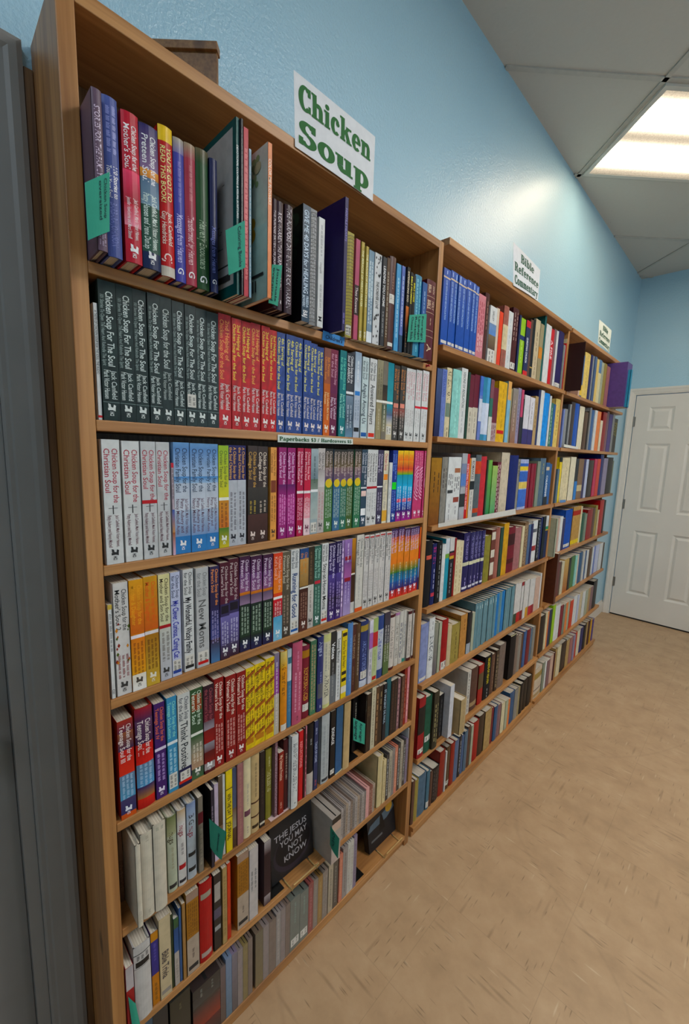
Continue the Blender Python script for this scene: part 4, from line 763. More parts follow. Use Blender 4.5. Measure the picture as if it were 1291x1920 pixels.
n 3 1640 8825 9049 2213 p teenwhite;white paperback with grey title, first of five from left, fourth shelf, near bookcase;T
n 3 1640 9049 9278 2202 p teenwhite;white paperback with grey title, second of five from left, fourth shelf, near bookcase;T
n 3 1640 9278 9519 2207 p teenwhite;white paperback with grey title, third of five from left, fourth shelf, near bookcase;T
n 3 1640 9519 9794 2219 p teenwhite;white paperback with grey title, fourth of five from left, fourth shelf, near bookcase;T
n 3 1640 9794 10064 2209 p teenwhite;white paperback with grey title, fifth of five from left, fourth shelf, near bookcase;T
n 3 1640 10064 10412 2260 p sunset;sunset orange paperback with rainbow foot, first of five from left, fourth shelf, near bookcase;Z
n 3 1640 10412 10744 2279 p sunset;sunset orange paperback with rainbow foot, second of five from left, fourth shelf, near bookcase;Z
n 3 1640 10744 11042 2220 p sunset;sunset orange paperback with rainbow foot, third of five from left, fourth shelf, near bookcase;Z
n 3 1640 11042 11303 2217 p sunset;sunset orange paperback with rainbow foot, fourth of five from left, fourth shelf, near bookcase;Z
n 3 1640 11303 11586 2216 p sunset;sunset orange paperback with rainbow foot, fifth of five from left, fourth shelf, near bookcase;Z
n 3 1640 11586 11665 2169 p redwhitebright;;g 0.0-0.3 d87830 c85030;g 0.3-0.5 c82828 d03028;g 0.5-0.8 88a0c0 6080b0;g 0.8-1.0 303068 402858
n 4 1640 2156 2433 2033 p flame;flame red and blue paperback, fifth shelf, near bookcase;g 0.0-0.12 a03828 603048;g 0.12-0.3 905838 402850;g 0.3-0.55 b82c18 d04018;g 0.55-0.8 688098 5898b8;g 0.8-0.95 484068 303060;b 0.95-1.0 c86030;t 0.05-0.42 f0dcd8 Chicken Soup for the|Teenage Soul III;w 0.55-0.8 b0c8dc 3;H e0e0e8
n 4 1640 2469 2800 2127 h flame;flame red and blue hardcover taller, fifth shelf, near bookcase;g 0.0-0.12 982838 502850;g 0.12-0.35 604060 402048;g 0.35-0.55 b82c18 c83010;g 0.55-0.78 688098 5898c0;g 0.78-0.9 302860 a07040;g 0.9-1.0 c83818 b02018;t 0.12-0.46 f0dcd8 Chicken Soup for the|Teenage Soul III;w 0.55-0.78 b0c8dc 3
n 4 1640 2818 3045 2086 p royalpurple;royal purple paperback with white stripe, fifth shelf, near bookcase;t 0.05-0.4 d87850 Chicken Soup for the|Teenage Soul IV;b 0.46-0.49 d8d0e0;w 0.52-0.82 c0a8d8 2;H e0d8f0
n 4 1640 3063 3278 2113 p skyteal;sky blue paperback with white sticker, fifth shelf, near bookcase;t 0.05-0.42 98d8c8 Chicken Soup for the|Teenage Soul Letters;b 0.46-0.49 e0e8ec;w 0.52-0.8 c0e0f0 2;i 0.8-0.96
n 4 1640 3278 3557 2094 p thinkwhite;white paperback with navy foot, fifth shelf, near bookcase;b 0.8-1.0 1c1c48;t 0.04-0.28 303848 Chicken Soup|for the Soul;t 0.3-0.8 283038 Think Positive;i 0.83-0.93;b 0.93-0.96 c83818
n 4 1640 3557 3837 2085 p olivegreen;green paperback with beige photo, fifth shelf, near bookcase;g 0.0-0.5 385838 405840;b 0.48-0.51 e0e0d8;g 0.52-0.7 406040 989080;g 0.7-0.88 a09078 b09078;g 0.88-0.96 405040 486048;i 0.06-0.24 904828;t 0.03-0.4 d0e0d0 Chicken Soup for the|Veteran's Soul;w 0.6-0.82 e0d8c8 3;H e8e8e0
n 4 1640 3837 4086 2066 p flagmaroon;maroon paperback with flag picture, fifth shelf, near bookcase;g 0.0-0.4 301828 602030;g 0.4-0.5 706068 989098;g 0.5-0.65 801820 901820;g 0.65-0.75 909098 705058;g 0.75-0.88 601018 801018;g 0.88-0.96 989090 a8a0a0;t 0.04-0.4 a05860 Chicken Soup for|the Veteran's Soul;H f0e8e8
n 4 1640 4086 4329 2127 p darkred;dark red paperback with white title, first of three from left, fifth shelf, near bookcase;U
n 4 1640 4354 4634 2087 p darkred;dark red paperback with white title, second of three from left, fifth shelf, near bookcase;U
n 4 1640 4634 4891 2070 p darkred;dark red paperback with white title, third of three from left, fifth shelf, near bookcase;U
n 4 1640 4891 5139 2071 p yellowswirl;yellow paperback with brown swirls, first of three from left, fifth shelf, near bookcase;L
n 4 1640 5139 5437 2085 p yellowswirl;yellow paperback with brown swirls, second of three from left, fifth shelf, near bookcase;L
n 4 1640 5437 5699 2120 p yellowswirl;yellow paperback with brown swirls, third of three from left, fifth shelf, near bookcase;L
n 4 1640 5699 5850 2172 p mauvecream;thin mauve and cream paperback, fifth shelf, near bookcase;g 0.0-0.2 888090 705888;b 0.2-0.5 904890;b 0.5-1.0 b8b0a0;w 0.1-0.9 d8d0d8 1
n 4 1640 5888 6108 2140 h amber;amber book with white library sticker, fifth shelf, near bookcase;g 0.0-0.2 d0c080 d0a040;g 0.2-1.0 d89830 c88020;t 0.15-0.55 604018 A Glimpse of Heaven;i 0.92-1.0
n 4 1640 6108 6250 2138 h paleblue;pale blue and white book, fifth shelf, near bookcase;g 0.0-0.4 a8b8c0 d0d4d8;g 0.4-1.0 5080a0 487898;i 0.1-0.18 407080;w 0.45-0.8 c0d4e0 1
n 4 1640 6250 6578 2260 h rosepink;large rose pink hardcover, fifth shelf, near bookcase;w 0.1-0.35 d898b0 1;w 0.35-0.85 e0b0c0 2;w 0.9-0.96 602838 1
n 4 1640 6606 6863 2053 h maroongold;maroon hardcover with gold title, fifth shelf, near bookcase;b 0.06-0.16 a87828;t 0.3-0.75 c8a050 REMEMBRANCES;i 0.8-0.9;g 0.0-0.06 803048 782840
n 4 1640 6863 7073 2123 p greenorange;green paperback with orange edge, fifth shelf, near bookcase;g 0.0-1.0 487058 508060;w 0.05-0.95 c8a080 2
n 4 1640 7098 7324 2163 h navyangel;navy book with silver script, fifth shelf, near bookcase;t 0.06-0.25 b8c0d8 Angels;w 0.45-0.75 9098c0 1;i 0.62-0.82 606068;w 0.9-0.96 b8c0d8 1
n 4 1640 7324 7600 2165 h palewheat;white book with pale yellow ends, fifth shelf, near bookcase;b 0.0-0.1 c8c890;b 0.95-1.0 c8c890;w 0.12-0.5 909090 2;t 0.55-0.85 505050 A PRAYER
n 4 1640 7600 7825 2154 p voicegray;charcoal and grey paperback, fifth shelf, near bookcase;g 0.0-0.6 303030 383838;b 0.6-1.0 707478;t 0.15-0.4 f0f0f0 *Voices;w 0.42-0.9 a0a0a0 1
n 4 1640 7825 8017 2108 p white;white paperback with black title, fifth shelf, near bookcase;t 0.1-0.45 404040 Seeing Beauty;w 0.48-0.95 707070 1
n 4 1640 8017 8242 2088 p yellow;yellow paperback with black hearts, fifth shelf, near bookcase;i 0.04-0.09 202020;t 0.15-0.55 404018 Stories for the heart;i 0.6-0.65 202020;i 0.7-0.75 202020;b 0.82-0.92 d8d4c8
n 4 1640 8242 8472 2228 h cornflower;cornflower blue hardcover, fifth shelf, near bookcase;w 0.2-0.8 88a8d8 1
n 4 1640 8472 8632 2123 p chocolate;chocolate brown paperback, fifth shelf, near bookcase;t 0.15-0.5 a08870 THE PURPOSE;w 0.6-0.9 806850 1
n 4 1640 8632 8830 2094 h umber;plain umber hardcover, fifth shelf, near bookcase
n 4 1640 8861 9203 2095 h navygold;navy book with gold panel and white sticker, fifth shelf, near bookcase;b 0.06-0.15 a89048;t 0.3-0.75 8898c8 AMAZING STORIES;i 0.76-0.88;b 0.9-1.0 c0c4d0
n 4 1640 9203 9376 2068 p whitepurple;;g 0.0-0.2 d8d4dc c0c0d0;b 0.2-0.45 a068a8;w 0.5-0.9 a0a0a8 1
n 4 1640 9376 9612 2078 p palegreen;pale green paperback with red square, fifth shelf, near bookcase;g 0.0-1.0 a0b070 b8c098;b 0.22-0.45 b83838;i 0.92-0.98 b02028;w 0.5-0.85 889068 1
n 4 1640 9612 9929 2084 h bluewhite;blue and white hardcover, fifth shelf, near bookcase;b 0.0-0.22 304880;b 0.22-0.86 b8bcc4;b 0.86-1.0 304880;t 0.25-0.7 3848a0 My Little House
n 4 1640 9929 10228 2111 p darkolive;dark olive paperback with script title, fifth shelf, near bookcase;g 0.0-0.5 403848 505058;g 0.5-1.0 606840 587048;w 0.2-0.8 d0d0c8 2
n 4 1586 10295 10584 1922 h whitemaroon;white hardcover with maroon ends, fifth shelf, near bookcase;b 0.0-0.05 501820;b 0.95-1.0 501820;t 0.2-0.8 908880 A Guide to Prayer
n 4 1516 10673 10912 1879 h offwhite;;b 0.0-0.05 b080a8;t 0.2-0.85 807870 Prayer for Women
n 4 1518 10912 11124 1869 h offwhite;;w 0.2-0.85 808088 2
n 4 1536 11124 11287 1865 h offwhite;;t 0.2-0.85 808890 A Mother's Prayer;b 0.93-1.0 489080
n 4 1615 11287 11520 1799 h whitemaroon;thick white hardcover with maroon ends, first of two from left, fifth shelf, near bookcase;b 0.0-0.06 501820;b 0.94-1.0 501820;w 0.2-0.9 908880 2
n 4 1578 11571 11665 1772 h whitemaroon;thick white hardcover with maroon ends, second of two from left, fifth shelf, near bookcase;b 0.0-0.06 501820;b 0.94-1.0 501820;t 0.3-0.9 706860 In God's Presence
n 5 1100 2216 2308 1641 p cardboard;worn tan book recessed in corner, sixth shelf, near bookcase;w 0.4-0.8 502818 2
n 5 1860 2308 2409 1841 h ivory;ivory hardcover pulled out at left end, sixth shelf, near bookcase;w 0.8-0.95 a8a090 1
n 5 1792 2434 2665 1926 h ivory;thick plain ivory hardcover, first of two from left, sixth shelf, near bookcase;w 0.02-0.1 a8a090 1;w 0.9-0.97 a8a090 1
n 5 1817 2665 2913 2000 h ivory;thick plain ivory hardcover, second of two from left, sixth shelf, near bookcase;w 0.02-0.08 a0a090 2
n 5 1640 3002 3208 1816 h sagewhite;sage and white book with script, sixth shelf, near bookcase;g 0.0-0.25 707850 a8a888;t 0.2-0.55 504830 hugs;w 0.4-0.7 a09880 1;i 0.9-0.95 303030
n 5 1640 3219 3408 1840 h hugswhite;white book with red script and arrow, sixth shelf, near bookcase;g 0.0-0.2 b8a080 d0ccc8;t 0.2-0.4 902838 hugs;w 0.42-0.6 807878 1;i 0.72-0.78 b02030;i 0.92-0.96 303038
n 5 1640 3425 3636 1864 h hugsblue;blue grey and white book with script, sixth shelf, near bookcase;g 0.0-0.2 8090b0 a8b4c4;g 0.2-1.0 a8b0b8 c0c4c8;t 0.15-0.3 403838 BIG;t 0.3-0.44 902838 hugs;i 0.65-0.7 303030;i 0.85-0.9 303030
n 5 1640 3666 3792 1889 p taupe;small taupe book with red patch, sixth shelf, near bookcase;b 0.2-0.35 602028;w 0.4-0.9 a09888 1
n 5 1732 3925 4008 1970 q charcoalpurple;black and purple book with white page tops, sixth shelf, near bookcase;w 0.2-0.4 a090a0 1;A black
n 5 1640 4057 4160 1979 p palelilac;pale lilac book behind green note, sixth shelf, near bookcase;g 0.0-1.0 c0b0c0 c8b8c8
n 5 1640 4160 4271 2103 p olivebrown;olive brown book with photo, sixth shelf, near bookcase;g 0.0-0.6 706050 503820;g 0.6-1.0 806850 a09080
n 5 1640 4271 4345 2080 p white;
n 5 1640 4345 4521 2134 p brightyellow;bright yellow journal with black title bars, sixth shelf, near bookcase;b 0.22-0.23 303020;t 0.28-0.55 202010 *WIN THE DAY;b 0.57-0.58 303020;t 0.62-0.85 202010 *JOURNAL
n 5 1640 4521 4638 2098 p bluebrown;grey blue and brown book, sixth shelf, near bookcase;g 0.0-0.5 485068 586078;g 0.5-0.75 705848 a09888;g 0.75-1.0 604838 503828
n 5 1640 4638 4812 2135 p dustyrose;dusty brown pink book, sixth shelf, near bookcase;w 0.1-0.9 b08878 1
n 5 1640 4836 5047 2139 h cream;cream hardcover with small plum square, sixth shelf, near bookcase;w 0.3-0.6 a8a098 1;i 0.65-0.72 704858;w 0.85-0.95 a09090 1
n 5 1640 5047 5286 2141 h parchment;parchment scroll patterned book, sixth shelf, near bookcase;b 0.6-0.62 503020;b 0.78-0.8 503020;w 0.1-0.55 807058 1;i 0.9-0.94 403020
n 5 1640 5286 5442 2093 p blackbrown;black book with brown foot, sixth shelf, near bookcase;w 0.2-0.7 504038 1;b 0.93-0.96 c8c0b0
n 5 1533 5533 5737 1976 h olivedrab;olive drab hardcover with pale title, sixth shelf, near bookcase;w 0.1-0.25 c8c098 1;t 0.3-0.6 d0c8a0 THE BLESSING
n 5 1640 5737 5833 2141 p mauve;mauve book with white lettering, sixth shelf, near bookcase;w 0.05-0.95 c0a8b8 2
n 5 1640 5847 6024 1784 p brickred;brick red book with cream title, sixth shelf, near bookcase;t 0.05-0.45 e8c8b0 My Utmost Promise;w 0.8-0.92 d8b0a0 1
n 5 1640 6024 6204 2026 h maroondark;dark maroon hardcover in shadow, sixth shelf, near bookcase
n 5 1736 6204 6428 2105 h white;glossy white hardcover leaning forward, sixth shelf, near bookcase;t 0.1-0.78 404850 BEARER OF THE ETERNAL COVENANT;w 0.9-0.95 404040 1
n 5 1640 6505 6664 2065 p redglossy;glossy red book with pale letters, sixth shelf, near bookcase;t 0.15-0.6 e8a0a0 REFLECTIONS
n 5 1640 6664 6722 2092 p maroondark;
n 5 1640 6722 6781 2130 p saltpink;;w 0.1-0.9 904050 1
n 5 1640 6804 7047 2114 h blackwhite;black book with white foot, sixth shelf, near bookcase;b 0.7-1.0 b8b0a8;w 0.2-0.3 b0b0b0 1
n 5 1640 7047 7197 2103 p navyslate;navy slate book with pale letters, sixth shelf, near bookcase;w 0.1-0.2 b0b8d0 1;t 0.3-0.6 b8c0d8 TALES OF HOME;w 0.85-0.95 c06060 1
n 5 1640 7335 7641 2141 h lightgray;light grey hardcover, sixth shelf, near bookcase;w 0.15-0.9 909498 2;i 0.93-0.97 303840
n 5 1640 7670 7876 2109 p black;black book with white spine letters, sixth shelf, near bookcase;t 0.25-0.5 e8e8e8 BONDAGE;i 0.88-0.95
n 5 1640 7898 8171 2135 p steelblue;steel blue book, sixth shelf, near bookcase;g 0.0-1.0 305878 386088
n 5 1686 8192 8468 2141 h creamtan;large cream hardcover pulled forward, sixth shelf, near bookcase;g 0.0-1.0 b8a078 c0a880;w 0.2-0.5 907850 1
n 5 1345 8899 9184 1862 p black;black paperback behind green note, sixth shelf, near bookcase
n 5 1640 9184 9224 2022 p blackbrown;black and brown book behind green note, sixth shelf, near bookcase;w 0.1-0.3 808070 2
n 5 1640 9224 9434 1993 p umberdark;dark umber book, sixth shelf, near bookcase;w 0.2-0.4 706048 2
n 5 1640 9434 9649 2141 p creamthin;thin cream book with dark letters, sixth shelf, near bookcase;w 0.05-0.95 585048 1
n 5 1640 9649 9819 2060 p umber;;w 0.1-0.9 a08060 1
n 5 1640 9819 10028 2031 p umberdark;;w 0.1-0.4 908060 1
n 5 1640 10028 10206 2025 p inkblack;;t 0.1-0.7 b0c8d8 ST VINCENT DE PAUL
n 5 1640 10206 10438 2141 p petrol;petrol blue book, sixth shelf, near bookcase;g 0.0-1.0 206068 305860
n 5 1640 10438 10811 1972 p blackbrown;black book with brown scroll pattern, sixth shelf, near bookcase;w 0.05-0.95 705040 2
n 5 1640 10811 10996 1889 p mauve;;w 0.1-0.9 c09898 1
n 5 1640 10996 11183 1932 p cocoa;;w 0.1-0.9 806050 1
n 5 1640 11183 11358 2126 p brickred;;w 0.1-0.9 a06858 1
n 5 1640 11358 11504 2141 p saltpink;;w 0.3-0.9 e0b0a8 1
n 6 1702 2075 2225 1551 p redwhite;red and white book with green note, seventh shelf, near bookcase;b 0.0-0.35 b8b0b0;g 0.35-1.0 a03030 882028
n 6 1694 2243 2575 1830 h whitebox;thick white book with black star, seventh shelf, near bookcase;b 0.1-0.11 303030;w 0.12-0.2 404040 3;i 0.2-0.27 202020;b 0.28-0.285 303030
n 6 1640 2595 2752 1818 p purpleorange;purple and orange book, seventh shelf, near bookcase;b 0.0-0.12 c08830;b 0.12-0.58 403880;b 0.58-1.0 c08028;w 0.15-0.4 6860a8 1;w 0.7-0.95 705010 1
n 6 1640 2752 3011 2022 p beigeprint;beige book with vertical grey title, seventh shelf, near bookcase;t 0.42-0.75 504848 *Bible Trivia;i 0.9-0.95 989088
n 6 1640 3011 3077 1910 p greenblackthin;
n 6 1640 3077 3190 1746 p bluewhiteband;blue book with white foot, seventh shelf, near bookcase;g 0.0-0.15 486840 405840;g 0.15-0.5 305080 406090;b 0.5-1.0 b0a8a0;w 0.6-0.9 908880 1
n 6 1640 3190 3257 1919 p denim;
n 6 1640 3257 3343 1988 p woodtan;tan book with worn edge, seventh shelf, near bookcase
n 6 1640 3356 3644 2125 p mustardscript;mustard and white book with scripted panel, first of two from left, seventh shelf, near bookcase;b 0.0-0.1 a08878;b 0.1-0.55 a07020;w 0.12-0.52 604010 5;b 0.55-1.0 b0a090;w 0.7-0.82 504040 1;i 0.9-0.95 303030
n 6 1640 3667 3985 2115 h firered;large fire red hardcover, seventh shelf, near bookcase;i 0.13-0.2 a09888;i 0.88-0.94 b0a098
n 6 1640 4019 4213 2075 p darkpanel;dark brown book with white panel, seventh shelf, near bookcase;i 0.12-0.35 a8a098;b 0.45-0.58 605868;i 0.68-0.74 a0a0a0
n 6 1640 4234 4366 2109 p tan;tan slim book, seventh shelf, near bookcase;w 0.1-0.9 907850 1
n 6 1640 4366 4474 2124 p vermilion;vermilion slim book, seventh shelf, near bookcase;g 0.8-1.0 b04020 b83828
n 6 1640 4647 4974 2101 p mustardscript;mustard and white book with scripted panel, second of two from left, seventh shelf, near bookcase;b 0.0-0.1 a08878;b 0.1-0.55 a07020;w 0.12-0.52 604010 5;b 0.55-1.0 b0a090;w 0.7-0.82 504040 1;i 0.9-0.95 303030
n 6 1640 4974 5243 2047 p warmgray;grey white book with dark mark, seventh shelf, near bookcase;w 0.3-0.6 606060 2
n 6 1595 5441 5650 1903 p maroonfloral;dark maroon book with white foot, seventh shelf, near bookcase;g 0.0-0.2 a8a0a0 402028;g 0.2-0.85 301820 382028;g 0.85-1.0 a09898 503840
n 7 1640 2377 2574 2030 d gameblue;dark glossy case with blue picture, bottom shelf, near bookcase;g 0.0-1.0 405868 202028
n 7 1640 2574 2897 2030 d gameblack;dark glossy case with grey picture, bottom shelf, near bookcase;g 0.0-1.0 303030 282420
n 7 1640 2936 3405 1942 d gamedark;wide dark glossy case with green tint, bottom shelf, near bookcase;g 0.0-0.5 302e20 403c30;g 0.5-1.0 202020 503830;w 0.1-0.2 706850 1
n 7 1640 3454 4156 1672 d gamered;wide dark glossy case with red and orange picture, bottom shelf, near bookcase;g 0.0-0.3 302c28 484440;g 0.3-0.7 383430 903820;g 0.7-1.0 601c10 282020;w 0.05-0.2 808078 2
n 7 1640 4156 4301 1636 d mauvegray;mauve grey case, bottom shelf, near bookcase;g 0.0-1.0 706060 605048
n 7 1640 4301 4471 1737 d bluecase;pale blue case, bottom shelf, near bookcase;g 0.0-1.0 7888a0 607888
n 7 1640 4471 4631 1715 d lilacgray;lilac grey case, first of two from left, bottom shelf, near bookcase;g 0.0-1.0 807880 605858
n 7 1640 4631 4786 1668 d pinkgray;pinkish grey case, first of three from left, bottom shelf, near bookcase;w 0.1-0.9 988888 1
n 7 1640 4786 4932 1670 d khakicase;khaki case, bottom shelf, near bookcase;w 0.1-0.9 908060 1
n 7 1640 4932 5072 1705 d ashbrown;ash brown case, first of two from left, bottom shelf, near bookcase;w 0.1-0.9 807068 1
n 7 1640 5154 5395 1673 d tancase;wide tan grey case, bottom shelf, near bookcase;g 0.0-1.0 706858 807050
n 7 1640 5395 5584 1659 d pinkgray;pinkish grey case, second of three from left, bottom shelf, near bookcase;w 0.1-0.9 988888 1
n 7 1640 5584 5816 1634 d ashbrown;wide ash brown case, bottom shelf, near bookcase;w 0.1-0.9 807068 1
n 7 1640 5816 5974 1690 d silvergray;silver grey case, first of two from left, bottom shelf, near bookcase;w 0.1-0.9 b0a8a0 1
n 7 1640 5974 6134 1698 d pinkgray;pinkish grey case, third of three from left, bottom shelf, near bookcase;w 0.1-0.9 988888 1
n 7 1640 6134 6298 1686 d ashbrown;ash brown case, second of two from left, bottom shelf, near bookcase;w 0.1-0.9 807068 1
n 7 1640 6298 6650 1702 d graygreen;wide grey green case with white sticker, first of two from left, bottom shelf, near bookcase;i 0.78-0.92;w 0.1-0.5 90a098 1
n 7 1640 6650 6965 1640 d graygreen;wide grey green case with white sticker, second of two from left, bottom shelf, near bookcase;i 0.78-0.92;w 0.1-0.5 90a098 1
n 7 1640 6965 7157 1689 d brickrose;brick rose case, bottom shelf, near bookcase;w 0.1-0.9 c08080 1
n 7 1640 7157 7341 1648 d ashgray;ash grey case, first of two from left, bottom shelf, near bookcase;w 0.1-0.9 a09890 1
n 7 1640 7341 7524 1623 d goldcase;golden brown case, bottom shelf, near bookcase;w 0.1-0.9 b09868 1
n 7 1640 7524 7738 1639 d ashgray;ash grey case, second of two from left, bottom shelf, near bookcase;w 0.1-0.9 a09890 2
n 7 1640 7766 7963 1687 d beigecase;beige grey case, bottom shelf, near bookcase;w 0.1-0.9 706860 1
n 7 1640 7963 8177 1659 d grayblackcase;grey and black case, bottom shelf, near bookcase;w 0.1-0.9 989088 1
n 7 1640 8223 8383 1718 d salmoncase;salmon brown case, bottom shelf, near bookcase;w 0.1-0.9 e0a080 1
n 7 1640 8383 8594 1827 d silvergray;silver grey case, second of two from left, bottom shelf, near bookcase;w 0.1-0.9 706860 1
n 7 1640 8594 8735 1841 d whitecase;whitish slim case, first of two from left, bottom shelf, near bookcase;w 0.1-0.9 a09890 1
n 7 1640 8735 8878 1859 d whitecase;whitish slim case, second of two from left, bottom shelf, near bookcase;w 0.1-0.9 a09890 1
n 7 1640 8878 9030 1923 d lilacgray;lilac grey case, second of two from left, bottom shelf, near bookcase;w 0.1-0.9 706870 1
n 6 2009 7476 7840 1484 d bluebox;thick white audiobook case with green note, seventh shelf, near bookcase;b 0.0-0.12 202020;b 0.12-0.3 c0a898;g 0.3-1.0 a8a098 b8a8a0
n 6 1640 8225 8324 1066 c graylight;silver grey disc case, first of four from left, seventh shelf, near bookcase;w 0.1-0.9 706860 1
n 6 1640 8324 8430 1085 c graydisc;clear grey disc case, first of five from left, seventh shelf, near bookcase;w 0.1-0.9 605850 1
n 6 1640 8430 8532 1094 c mauvedisc;beige disc case, first of three from left, seventh shelf, near bookcase;w 0.1-0.9 706058 1
n 6 1640 8532 8644 1088 c graylight;silver grey disc case, second of four from left, seventh shelf, near bookcase;w 0.1-0.9 706860 1
n 6 1640 8644 8748 1071 c ashbrown;ash brown disc case, seventh shelf, near bookcase;w 0.1-0.9 b0a090 1
n 6 1640 8748 8854 1057 c graydisc;clear grey disc case, second of five from left, seventh shelf, near bookcase;w 0.1-0.9 605850 1
n 6 1640 8854 8965 1052 c graylight;silver grey disc case, third of four from left, seventh shelf, near bookcase;w 0.1-0.9 706860 1
n 6 1640 8965 9068 1045 c mauvedisc;beige disc case, second of three from left, seventh shelf, near bookcase;w 0.1-0.9 706058 1
n 6 1640 9068 9177 1032 c graydisc;clear grey disc case, third of five from left, seventh shelf, near bookcase;w 0.1-0.9 605850 1
n 6 1640 9177 9288 1017 c graylight;silver grey disc case, fourth of four from left, seventh shelf, near bookcase;w 0.1-0.9 706860 1
n 6 1640 9288 9370 1011 c graydisc;clear grey disc case, fourth of five from left, seventh shelf, near bookcase;w 0.1-0.9 605850 1
n 6 1640 9370 9532 1081 c pinkdisc;pale pink disc case, seventh shelf, near bookcase;w 0.1-0.9 c89898 1
n 6 1640 9532 9617 1050 c redbrown;red brown disc case, first of two from left, seventh shelf, near bookcase;w 0.1-0.9 c0a090 1
n 6 1640 9617 9707 1044 c redbrown;red brown disc case, second of two from left, seventh shelf, near bookcase;w 0.1-0.9 c0a090 1
n 6 1640 9707 9818 1039 c mauvedisc;beige disc case, third of three from left, seventh shelf, near bookcase;w 0.1-0.9 706058 1
n 6 1640 9945 10218 1899 h creambox;rounded cream audiobook box, seventh shelf, near bookcase
n 6 1640 10218 10380 1629 c creambox;pale yellow disc case, seventh shelf, near bookcase;w 0.1-0.9 807050 1
n 6 1640 10380 10529 1749 c blackwhitec;black and white disc case, first of three from left, seventh shelf, near bookcase;w 0.1-0.9 c8c8c8 1
n 6 1640 10529 10696 1767 c beigedisc;grey beige disc case, first of two from left, seventh shelf, near bookcase;w 0.1-0.9 605850 1
n 6 1640 10696 10850 1786 c graydisc;clear grey disc case, fifth of five from left, seventh shelf, near bookcase;w 0.1-0.9 605850 1
n 6 1640 10850 11006 1809 c salmoncase;salmon orange disc case, seventh shelf, near bookcase;w 0.1-0.9 f0c0a0 1
n 6 1640 11006 11164 1833 c blackwhitec;black and white disc case, second of three from left, seventh shelf, near bookcase;w 0.1-0.9 c8c8c8 1
n 6 1640 11164 11325 1830 c beigedisc;grey beige disc case, second of two from left, seventh shelf, near bookcase;w 0.1-0.9 605850 1
n 6 1640 11325 11472 1805 c blackwhitec;black and white disc case, third of three from left, seventh shelf, near bookcase;w 0.1-0.9 c8c8c8 1
n 6 1640 11472 11621 1756 c lilacgray;lilac grey disc case, seventh shelf, near bookcase;w 0.1-0.9 605860 1
n 6 1640 11621 11665 2138 p white;
m 0 1570 12205 12630 2373 p cobalt;cobalt blue paperback with white band, first of five from left, top shelf, middle bookcase;D
m 0 1570 12630 12892 2419 p cobalt;cobalt blue paperback with white band, second of five from left, top shelf, middle bookcase;D
m 0 1570 12892 13096 2424 p cobalt;;D
m 0 1570 13096 13316 2401 p cobalt;cobalt blue paperback with white band, third of five from left, top shelf, middle bookcase;D
m 0 1570 13316 13677 2404 p cobalt;cobalt blue paperback with white band, fourth of five from left, top shelf, middle bookcase;D
m 0 1570 13677 14051 2438 p cobalt;cobalt blue paperback with white band, fifth of five from left, top shelf, middle bookcase;D
m 0 1570 14051 14291 2441 p cobalt;;D
m 0 1570 14291 14538 2418 p cobalt;;D
m 0 1570 14538 15074 2232 p saltpink;salmon pink book with rose script, top shelf, middle bookcase;w 0.1-0.6 a04050 3;w 0.6-0.9 f0c8c8 3
m 0 1570 15074 15419 2409 h chocolate;dark brown hardcover, top shelf, middle bookcase;w 0.1-0.5 a08070 1
m 0 1570 15419 16000 2054 p white;white photo book with library label, top shelf, middle bookcase;t 0.08-0.25 404040 HALLEY;g 0.3-0.5 7890b0 6088c0;g 0.5-0.75 807058 604838;i 0.76-0.98
m 0 1570 16000 16259 2112 p peachwhite;
m 0 1570 16259 16582 2052 p orangered;
m 0 1570 16582 17039 2345 h rosybrown;rosy brown hardcover with cream panel, top shelf, middle bookcase;b 0.3-0.7 d0c0a0;w 0.75-0.95 807060 1
m 0 1570 17039 17513 2274 p white;white book with fine print, top shelf, middle bookcase;w 0.1-0.9 b0b8c0 1
m 0 1570 17513 18090 2520 h maroondark;dark maroon book with grey label, top shelf, middle bookcase;w 0.05-0.5 c0a8a0 2;i 0.85-0.95
m 0 1570 18090 18277 2354 p navy;
m 0 1570 18277 18784 2305 p limegreen;lime green book with blue patch, top shelf, middle bookcase;b 0.3-0.38 283868;w 0.4-0.8 d8e8a0 1
m 0 1570 18784 19238 2316 p navyred;;b 0.0-0.12 c02838;t 0.3-0.75 e8e8f0 *CHRISTIAN CHURCH;b 0.9-1.0 c82828
m 0 1570 19238 19518 2450 p cocoa;
m 0 1570 19518 19804 2537 p black;;b 0.8-0.82 c8a860
m 0 1570 19804 20354 2613 p beigeprint;beige book with brown letters, top shelf, middle bookcase;w 0.2-0.5 604838 1;w 0.6-0.95 806850 1
m 0 1570 20354 20803 2536 p khaki;;b 0.4-0.6 c88838
m 0 1570 20803 21011 2973 h tealdark;
m 0 1570 21011 21701 2676 p white;white leaning book, top shelf, middle bookcase
m 0 1570 21701 22149 2615 p redglossy;;t 0.2-0.6 f8e0e0 A FIRE
m 0 1570 22149 22472 2700 p mauve;
m 0 1570 22472 22754 2689 p white;
m 0 1570 22754 23608 2772 h indigo;indigo hardcover with white label, top shelf, middle bookcase;i 0.9-0.97
m 0 1570 23608 23912 2251 p gray;
m 0 1570 23912 24040 2375 p redglossy;
m 0 1570 24000 24040 2612 p cream;;b 0.0-0.1 d8d4b0
m 1 1570 12170 12492 2208 p nightblue;night blue paperback, second shelf, middle bookcase;g 0.0-1.0 506088 201848
m 1 1570 12492 12790 2238 p periwinkle;periwinkle paperback with blue letters, second shelf, middle bookcase;t 0.03-0.4 4858a0 REVELATION;w 0.5-0.95 8088c8 1
m 1 1570 12790 13140 2326 h cream;cream book with large title, second shelf, middle bookcase;t 0.04-0.45 504838 REVELATION;i 0.5-0.7 788878;w 0.85-0.95 807868 1
